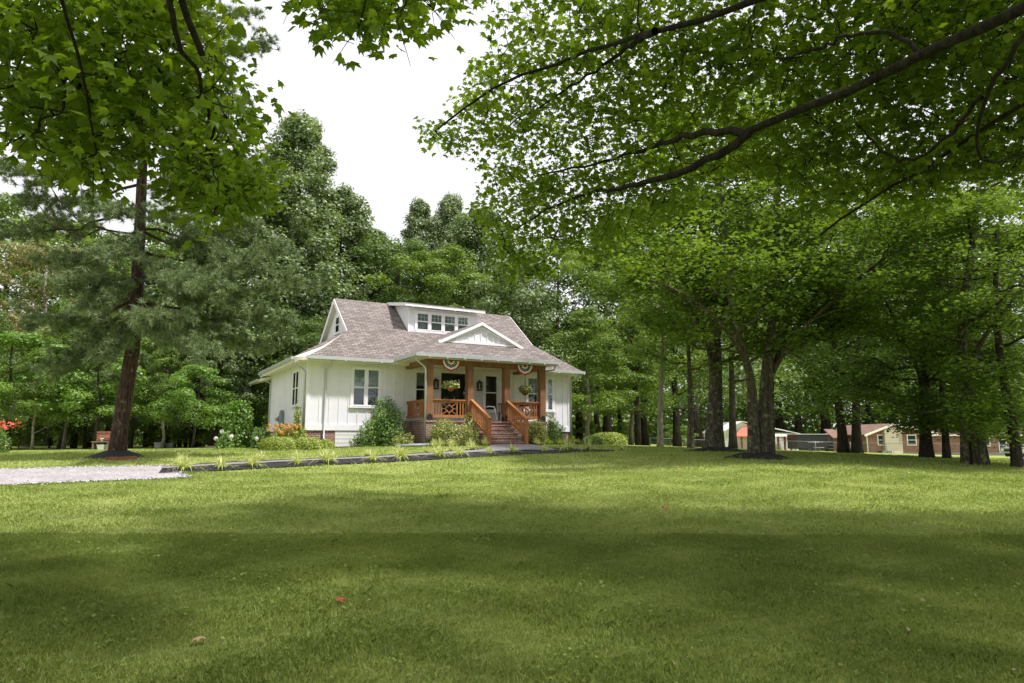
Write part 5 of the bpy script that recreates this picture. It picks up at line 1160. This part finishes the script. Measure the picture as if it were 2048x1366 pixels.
def brick_house():
    Y = 76.; X = lambda px, y=Y: (px - 1024) / (F_PX / cp) * y; z = lambda r, y=Y: at(1800, r, y)[2]; g = z(916)
    e = empty('brick_house', (0, 0, 0), 0, 'low red brick house with a cream siding gable panel behind the trees at the right', 'house')
    x0, xp, x1 = X(1734), X(1783.5), X(1862); ze, zp = z(868), z(849)
    w = MB(); w.poly([(x0, Y, g), (x1, Y, g), (x1, Y, z(864)), (xp, Y, zp), (x0, Y, ze)]); w.poly([(x0, Y + 10, g), (x0, Y, g), (x0, Y, ze), (x0, Y + 10, ze)])
    xe = X(2075, Y + 2.5); w.poly([(x1, Y + 2.5, g), (xe, Y + 2.5, g), (xe, Y + 2.5, z(867, Y)), (x1, Y + 2.5, z(867, Y))]); w.poly([(x1, Y, g), (x1, Y + 2.5, g), (x1, Y + 2.5, ze), (x1, Y, ze)]); w.poly([(X(1700), Y + 4, g), (x0, Y + 4, g), (x0, Y + 4, z(874)), (X(1700), Y + 4, z(874))])
    w.build('wall', M['brick_far'], e)
    f = MB(); f.box(x0 - .03, x1 + .03, Y - .04, Y, g - .3, z(905)); f.box(x1 + .04, xe, Y + 2.45, Y + 2.5, g - .3, z(906)); f.build('foundation', M['grey_metal'], e)
    r = MB(); r.slab([(x0 - .5, Y - .5, ze - .05), (xp, Y - .5, zp + .12), (xp, Y + 10, zp + .12), (x0 - .5, Y + 10, ze - .05)], .08); r.slab([(xp, Y - .5, zp + .13), (x1 + .5, Y - .5, z(866)), (x1 + .5, Y + 10, z(866)), (xp, Y + 10, zp + .13)], .08)
    r.slab([(x1, Y + 2, z(868)), (xe + .3, Y + 2, z(868)), (xe + .3, Y + 6.5, z(850)), (x1 - 2, Y + 6.5, z(850))], .1); r.slab([(X(1696), Y + 3.6, z(875)), (x0, Y + 3.6, z(875)), (x0, Y + 8, z(856)), (X(1696) + 1, Y + 8, z(856))], .1); r.build('roof', M['shingle_far'], e)
    t = MB(); t.bar((x0 - .5, Y - .53, ze - .18), (xp, Y - .53, zp - .0), .05, .22); t.bar((xp, Y - .53, zp), (x1 + .5, Y - .53, z(868)), .05, .22); t.bar((x1 + .5, Y + 2.0, z(870)), (xe, Y + 2.0, z(870)), .05, .2); t.build('fascia', M['cream'], e)
    s_ = MB(); px_box(s_, 1773, 1795, 855, 918, Y - .5, .5); s_.build('siding_panel', M['lapcream'], e); sr = MB(); px_box(sr, 1796, 1803, 858, 918, Y - .25, .25); sr.build('siding_return', M['lapcream'], e)
    for a, c, r0, r1, dy in ((1757, 1769, 871, 889, 0), (1816, 1830, 871, 889, 0), (1967, 1977, 873, 891, 2.5), (2000, 2010, 880, 903, 2.5)):
        k = X(1800) / 776 if 0 else 1
        A, B_ = at(a, r1, Y + dy), at(c, r0, Y + dy); fr = MB(); fr.box(A[0] - .1, B_[0] + .1, Y + dy - .06, Y + dy - .01, A[2] - .1, A[2]); fr.box(A[0] - .1, B_[0] + .1, Y + dy - .06, Y + dy - .01, B_[2], B_[2] + .1); fr.box(A[0] - .1, A[0], Y + dy - .06, Y + dy - .01, A[2], B_[2]); fr.box(B_[0], B_[0] + .1, Y + dy - .06, Y + dy - .01, A[2], B_[2]); fr.box(A[0], B_[0], Y + dy - .05, Y + dy - .02, (A[2] + B_[2]) / 2 - .03, (A[2] + B_[2]) / 2 + .03)
        fw = fr.build('window', M['trim'], e); MB().box(A[0], B_[0], Y + dy - .03, Y + dy - .015, A[2], B_[2]).build('pane', M['interior'], fw)
    MB().tube([(x0 - .3, Y - .45, ze - .1), (x0 - .05, Y - .1, ze - .4), (x0 - .05, Y - .1, g)], .07, 6).build('downspout', M['trim'], e)
brick_house()
def ac():
    p = gpt(1778, 66); e = empty('air_conditioner', p, 0, 'dark air conditioning unit in front of the cream siding panel', 'air conditioner'); w = .75; zt = at(1778, 902, 66)[2] - p[2]
    MB().box(-w, w * .6, 0, .9, 0, zt).build('body', M['black'], e); g = MB()
    for k in range(8): g.box(-w + .03, w * .6 - .03, -.02, 0, .08 + k * zt / 9, .12 + k * zt / 9)
    g.build('grille', M['grey_metal'], e)
    p = gpt(1791, 65.5); e = empty('lattice_panel', p, 0, 'small white lattice panel right of the dark air conditioning unit', 'panel'); l = MB()
    for k in range(6): l.bar((-.35 + k * .12, 0, 0), (-.15 + k * .12, 0, zt), .04, .02); l.bar((-.15 + k * .12, .02, 0), (-.35 + k * .12, .02, zt), .04, .02)
    l.build('slats', M['trim'], e); MB().box(-.40, -.36, -.02, .03, 0, zt + .05).box(.48, .52, -.02, .03, 0, zt + .05).build('frame', M['trim'], e)
ac()
def fence(pts, label, hgt=.85):
    e = empty('chain_link_fence', gpt(*pts[0]), 0, label, 'fence'); b0 = np.array(e.location); W_ = [gpt(*p) - b0 for p in pts]; P = []
    for a, c in zip(W_, W_[1:]):
        n = max(2, int(np.linalg.norm((c - a)[:2]) / 3)); P += [a + (c - a) * k / n for k in range(n)]
    P.append(W_[-1]); P = [np.array([p[0], p[1], G1(*(p + b0)[:2]) - b0[2]]) for p in P]
    for p in P: MB().tube([p, p + np.array([0, 0, hgt + .05])], .028, 6).build('post', M['fence'], e)
    MB().tube([p + np.array([0, 0, hgt]) for p in P], .018, 5).build('top_rail', M['fence'], e); m_ = MB()
    for a, c in zip(P, P[1:]): m_.poly([a, c, c + np.array([0, 0, hgt]), a + np.array([0, 0, hgt])])
    m_.build('mesh', M['chain'], e)
fence([(1150, 58), (1300, 60), (1440, 62), (1560, 62)], 'chain link fence across the back lawn left of the garage')
fence([(1560, 56), (1700, 56), (1850, 52), (2080, 46)], 'chain link fence in front of the garage, trailer and brick house')
def bike():
    p = gpt(1636, 72); e = empty('patio_table', p, 0, 'small dark patio table in front of the black trailer', 'table'); MB().lathe([(.5, .62), (.55, .65), (.5, .68)], 14).build('table_top', M['grey_metal'], e)
    for k in range(3): a = k * 2.1 + .4; MB().tube([(.1 * math.cos(a), .1 * math.sin(a), .62), (.4 * math.cos(a), .4 * math.sin(a), 0)], .03, 5).build('leg', M['grey_metal'], e)
bike()
#@@NEAR
# ---------------------------------------------------------------- overhanging maples the camera stands under
def inpoly1(x, y, poly): return bool(inpoly(np.array([[x, y]]), poly)[0])
def overhang(name, label, base, trunk_pts, r_tr, limbs, regions, seed, extra_box, n_extra, leafsz=.135):
    rng = rn(seed); e = empty(name, base, 0, label, 'tree'); base = np.array(base); tr = MB(); nodes = []
    T = [np.array(p) - base for p in trunk_pts]; tr.tube(T, list(np.linspace(r_tr, r_tr * .5, len(T))), 14); nodes += [t + 0 for t in T[1:]]
    tw = MB()
    for pts, r0, r1 in limbs:
        P = [np.array(p, float) - base for p in pts]; Q = np.array([poly_at(P, t) for t in np.linspace(0, 1, 24)])
        for _ in range(2): Q[1:-1] = (Q[:-2] + 2 * Q[1:-1] + Q[2:]) / 4
        Q[1:-1] += rng.normal(0, .012 + r0 * .06, (22, 3)); tr.tube(Q, list(r0 + (r1 - r0) * np.linspace(0, 1, 24) ** .7), 9, False); nodes += list(Q[3:])
    LP = []; LT = []; NS_ = []
    for poly, y0, y1, n, sz, droop in regions:
        xs_ = [p[0] for p in poly]; ys_ = [p[1] for p in poly]; c = 0
        while c < n:
            x, y = rng.uniform(min(xs_), max(xs_)), rng.uniform(min(ys_), max(ys_))
            if not inpoly1(x, y, poly): continue
            d_ = rng.uniform(y0, y1) if not callable(y0) else y0(x, y) * rng.uniform(.98, 1.4)
            NS_.append((at(x, y, d_) - base, sz)); c += 1
    for i in range(n_extra):  # extra clusters kept outside the view, added for the shade they cast
        lo, hi = extra_box if i < n_extra * .6 or extra_box[1][0] < 5 else ((-3, -1, 6), (10, 11, 11.5))
        for _ in range(40):
            p = rng.uniform(lo, hi); p[0] = lo[0] + (hi[0] - lo[0]) * rng.uniform() ** (.62 if hi[0] > 5 else 1); x, y, dd_ = proj(p)
            if dd_ < 0.3 or not (-260 < x < 2300 and -200 < y < 1500): break
        else: continue
        NS_.append((p - base, -1))
    NS_.sort(key=lambda q: min(np.linalg.norm(q[0] - nd) for nd in nodes[::3]))
    nodes = list(nodes)
    XP = []
    for c, sz in NS_:
        A = np.array(nodes); dist = np.linalg.norm(A - c, axis=1); k = int(np.argmin(dist)); a = A[k]; L_ = dist[k]
        if sz < 0:
            XP.append(c); 
            if len(XP) % 3 == 0: tw.tube(curve(a, c, rng, .05, 5), [.03, .025, .02, .012, .006], 4, False); nodes.append(c)
            continue
        th = min(.028, .006 + .007 * L_); B = curve(a, c, rng, .06, 6, -.04); tw.tube(B, [th, th * .9, th * .75, th * .6, th * .45, .003], 5, False)
        if L_ > .5: nodes += [poly_at(B, .6)]
        nodes.append(c)
        d = unit(c - a + rng.normal(0, .15, 3)); m_ = 15
        e_ = c + d * .28 + np.array([0, 0, -.05]); tw.tube([c, (c + e_) / 2, e_], [.004, .003, .002], 3, False)
        side = unit(np.cross(d, [0, 0, 1])); t_ = np.linspace(-.35, 1, m_); q = c + d * t_[:, None] * .30
        sgn = np.where(np.arange(m_) % 2 == 0, 1, -1)[:, None]; q = q + side * sgn * rng.uniform(.05, .22, (m_, 1)) + rng.normal(0, .05, (m_, 3)) * np.array([1, 1, .8])
        LP.append(q); LT.append(side * sgn * .8 + d * .7)
    tr.build('trunk', M['bark_blackish'], e); tw.build('twig', M['bark_blackish'], e)
    LP = np.concatenate(LP); LT = np.concatenate(LT); sizes = leafsz * rng.uniform(.68, 1.15, len(LP))
    link('crown', star_leaves('crown', LP, sizes, M['maple_near'], rng, .55, .55, LT), e)
    XP = np.array(XP); k = 38; n = len(XP) * k; P = XP.repeat(k, 0) + rng.normal(0, .42, (n, 3)) * np.array([1, 1, .45])
    link('unseen_shade_leaves', kite_leaves('unseen_shade_leaves', P, .15 * rng.uniform(.7, 1.2, n), M['maple_near'], rng, .5, .4), e)  # unseen foliage added overhead to shade the near lawn and boughs
RG = [(1000, -40), (985, 110), (925, 175), (915, 215), (855, 262), (870, 285), (975, 290), (965, 330), (985, 350), (945, 420), (975, 470), (1010, 545), (1080, 560), (1120, 520), (1180, 500), (1290, 440), (1380, 400), (1480, 330), (1560, 345), (1600, 400), (1700, 420), (1760, 380), (1850, 420), (1900, 370), (1980, 330), (2090, 350), (2120, -60)]
dpt = lambda x, y: 9.2 - 3.2 * max(0, min(1, (x - 900) / 1100)) - .8 * max(0, 1 - y / 300)
A = at
right_limbs = [([(9.0, 2.5, 2.2), A(2300, -120, 4.1), A(2150, -30, 4.5), A(2000, 45, 4.9), A(1850, 110, 5.25), A(1720, 165, 5.6), A(1640, 205, 5.9), A(1560, 240, 6.2), A(1480, 270, 6.5)], .082, .036),
               ([A(1500, 262, 6.42), A(1450, 300, 6.6), A(1390, 335, 6.9), A(1330, 355, 7.2), A(1280, 368, 7.6), A(1180, 385, 8.8), A(1100, 415, 9.2), A(1030, 460, 9.5)], .05, .012),
               ([A(1490, 268, 6.45), A(1420, 262, 6.7), A(1360, 276, 7.1), A(1290, 300, 8.4), A(1190, 330, 8.9), A(1080, 350, 9.3)], .045, .012),
               ([(8.0, 2.0, 3.5), A(2000, -200, 4.5), A(1780, -90, 5.0), A(1600, -20, 5.5), A(1460, 20, 5.9), A(1310, 62, 6.4), A(1230, 90, 7.6), A(1120, 125, 8.1), A(1010, 150, 8.6), A(930, 210, 9.0), A(870, 262, 9.3)], .07, .014),
               ([A(1310, 62, 6.4), A(1240, 105, 7.8), A(1180, 150, 8.4), A(1100, 200, 9), A(1020, 250, 9.4)], .04, .01),
               ([A(1850, 112, 5.28), A(1770, 60, 5.5), A(1700, 70, 5.7), A(1640, 95, 6.0), A(1560, 118, 6.4)], .024, .010),
               ([A(2100, 0, 4.65), A(2010, 130, 5.0), A(1960, 210, 5.4), A(1955, 290, 5.7), A(1975, 335, 5.8), A(2060, 300, 5.9)], .024, .010),
               ([A(1965, 195, 5.35), A(1900, 270, 5.8), A(1850, 310, 6.0), A(1800, 325, 6.3), A(1760, 300, 6.6), A(1710, 245, 6.9)], .02, .009),
               ([(8.0, 2.2, 3.0), A(2150, 120, 5.5), A(2000, 250, 6.0), A(1860, 330, 6.5), A(1740, 400, 7.0), A(1640, 470, 7.6)], .05, .012)]
overhang('overhanging_maple', 'large overhanging maple whose dark limb and leaves fill the top right', (9.5, 1.5, G1(9.5, 1.5)), [(9.5, 1.5, -1.8), (9.4, 1.7, .5), (9.0, 2.5, 2.2), (8.0, 2.0, 3.5), (7.6, 1.2, 6.0), (7.4, .8, 9)], .45, right_limbs,
         [(RG, dpt, 0, 1600, 1, .5), ([(2100, -60), (2800, -60), (2800, 420), (2100, 340)], 5.6, 8.4, 420, 1, .5), ([(1010, -45), (2800, -45), (2800, -650), (900, -650)], 5.8, 9.0, 900, 1, .5), ([(570, -60), (590, -15), (650, 10), (690, 50), (715, 100), (740, 60), (770, 30), (800, 40), (840, 10), (900, 0), (940, -30), (930, -60)], 4.0, 5.0, 56, 1, .5)], 7, ((-5, -6, 4.0), (16, 9, 10.5)), 950)
LG = [(-60, -50), (400, -50), (440, 60), (490, 160), (500, 240), (515, 300), (515, 360), (460, 410), (415, 425), (370, 390), (335, 340), (290, 290), (250, 320), (225, 370), (185, 385), (140, 365), (90, 305), (-60, 290)]
left_limbs = [([(-5.5, -1, 3.2), (-3.8, 1.2, 3.9), A(330, -180, 3.6), A(345, -20, 3.9), A(370, 60, 4.1), A(405, 110, 4.3)], .06, .022),
              ([(-5.5, -1, 3.0), (-4.6, 1.0, 3.3), A(100, -150, 3.4), A(122, -10, 3.7), A(135, 60, 3.9), A(160, 120, 4.1), A(165, 170, 4.3), A(180, 230, 4.5), A(200, 290, 4.7), A(205, 350, 4.8)], .05, .006),
              ([A(345, -20, 3.9), A(340, 60, 4.1), A(375, 110, 4.3), A(405, 165, 4.5), A(420, 240, 4.8), A(430, 310, 5.1), A(436, 370, 5.3), A(430, 440, 5.5)], .022, .005),
              ([A(160, 170, 4.3), A(120, 220, 4.4), A(70, 260, 4.5), A(10, 290, 4.6)], .014, .004)]
overhang('overhanging_maple', 'nearer overhanging maple boughs with backlit leaves hanging in the top left', (-5.8, -1.6, G1(-5.8, -1.6)), [(-5.8, -1.6, -1.8), (-5.7, -1.3, 1), (-5.5, -1, 3.1), (-5.3, -.9, 5.5), (-5.2, -1, 8)], .3, left_limbs,
         [(LG, 4.3, 6.8, 370, 1, .6), ([(-60, -50), (-600, -50), (-600, 250), (-60, 260)], 4.4, 6.8, 150, 1, .6), ([(-600, -55), (500, -55), (560, -550), (-600, -550)], 4.2, 6.8, 330, 1, .6), ([(400, 320), (500, 320), (515, 380), (455, 425), (405, 415)], 5.2, 6.6, 34, 1, .6)], 8, ((-10, -6, 4.5), (-1, 6, 9.5)), 260, .142)
#@@END
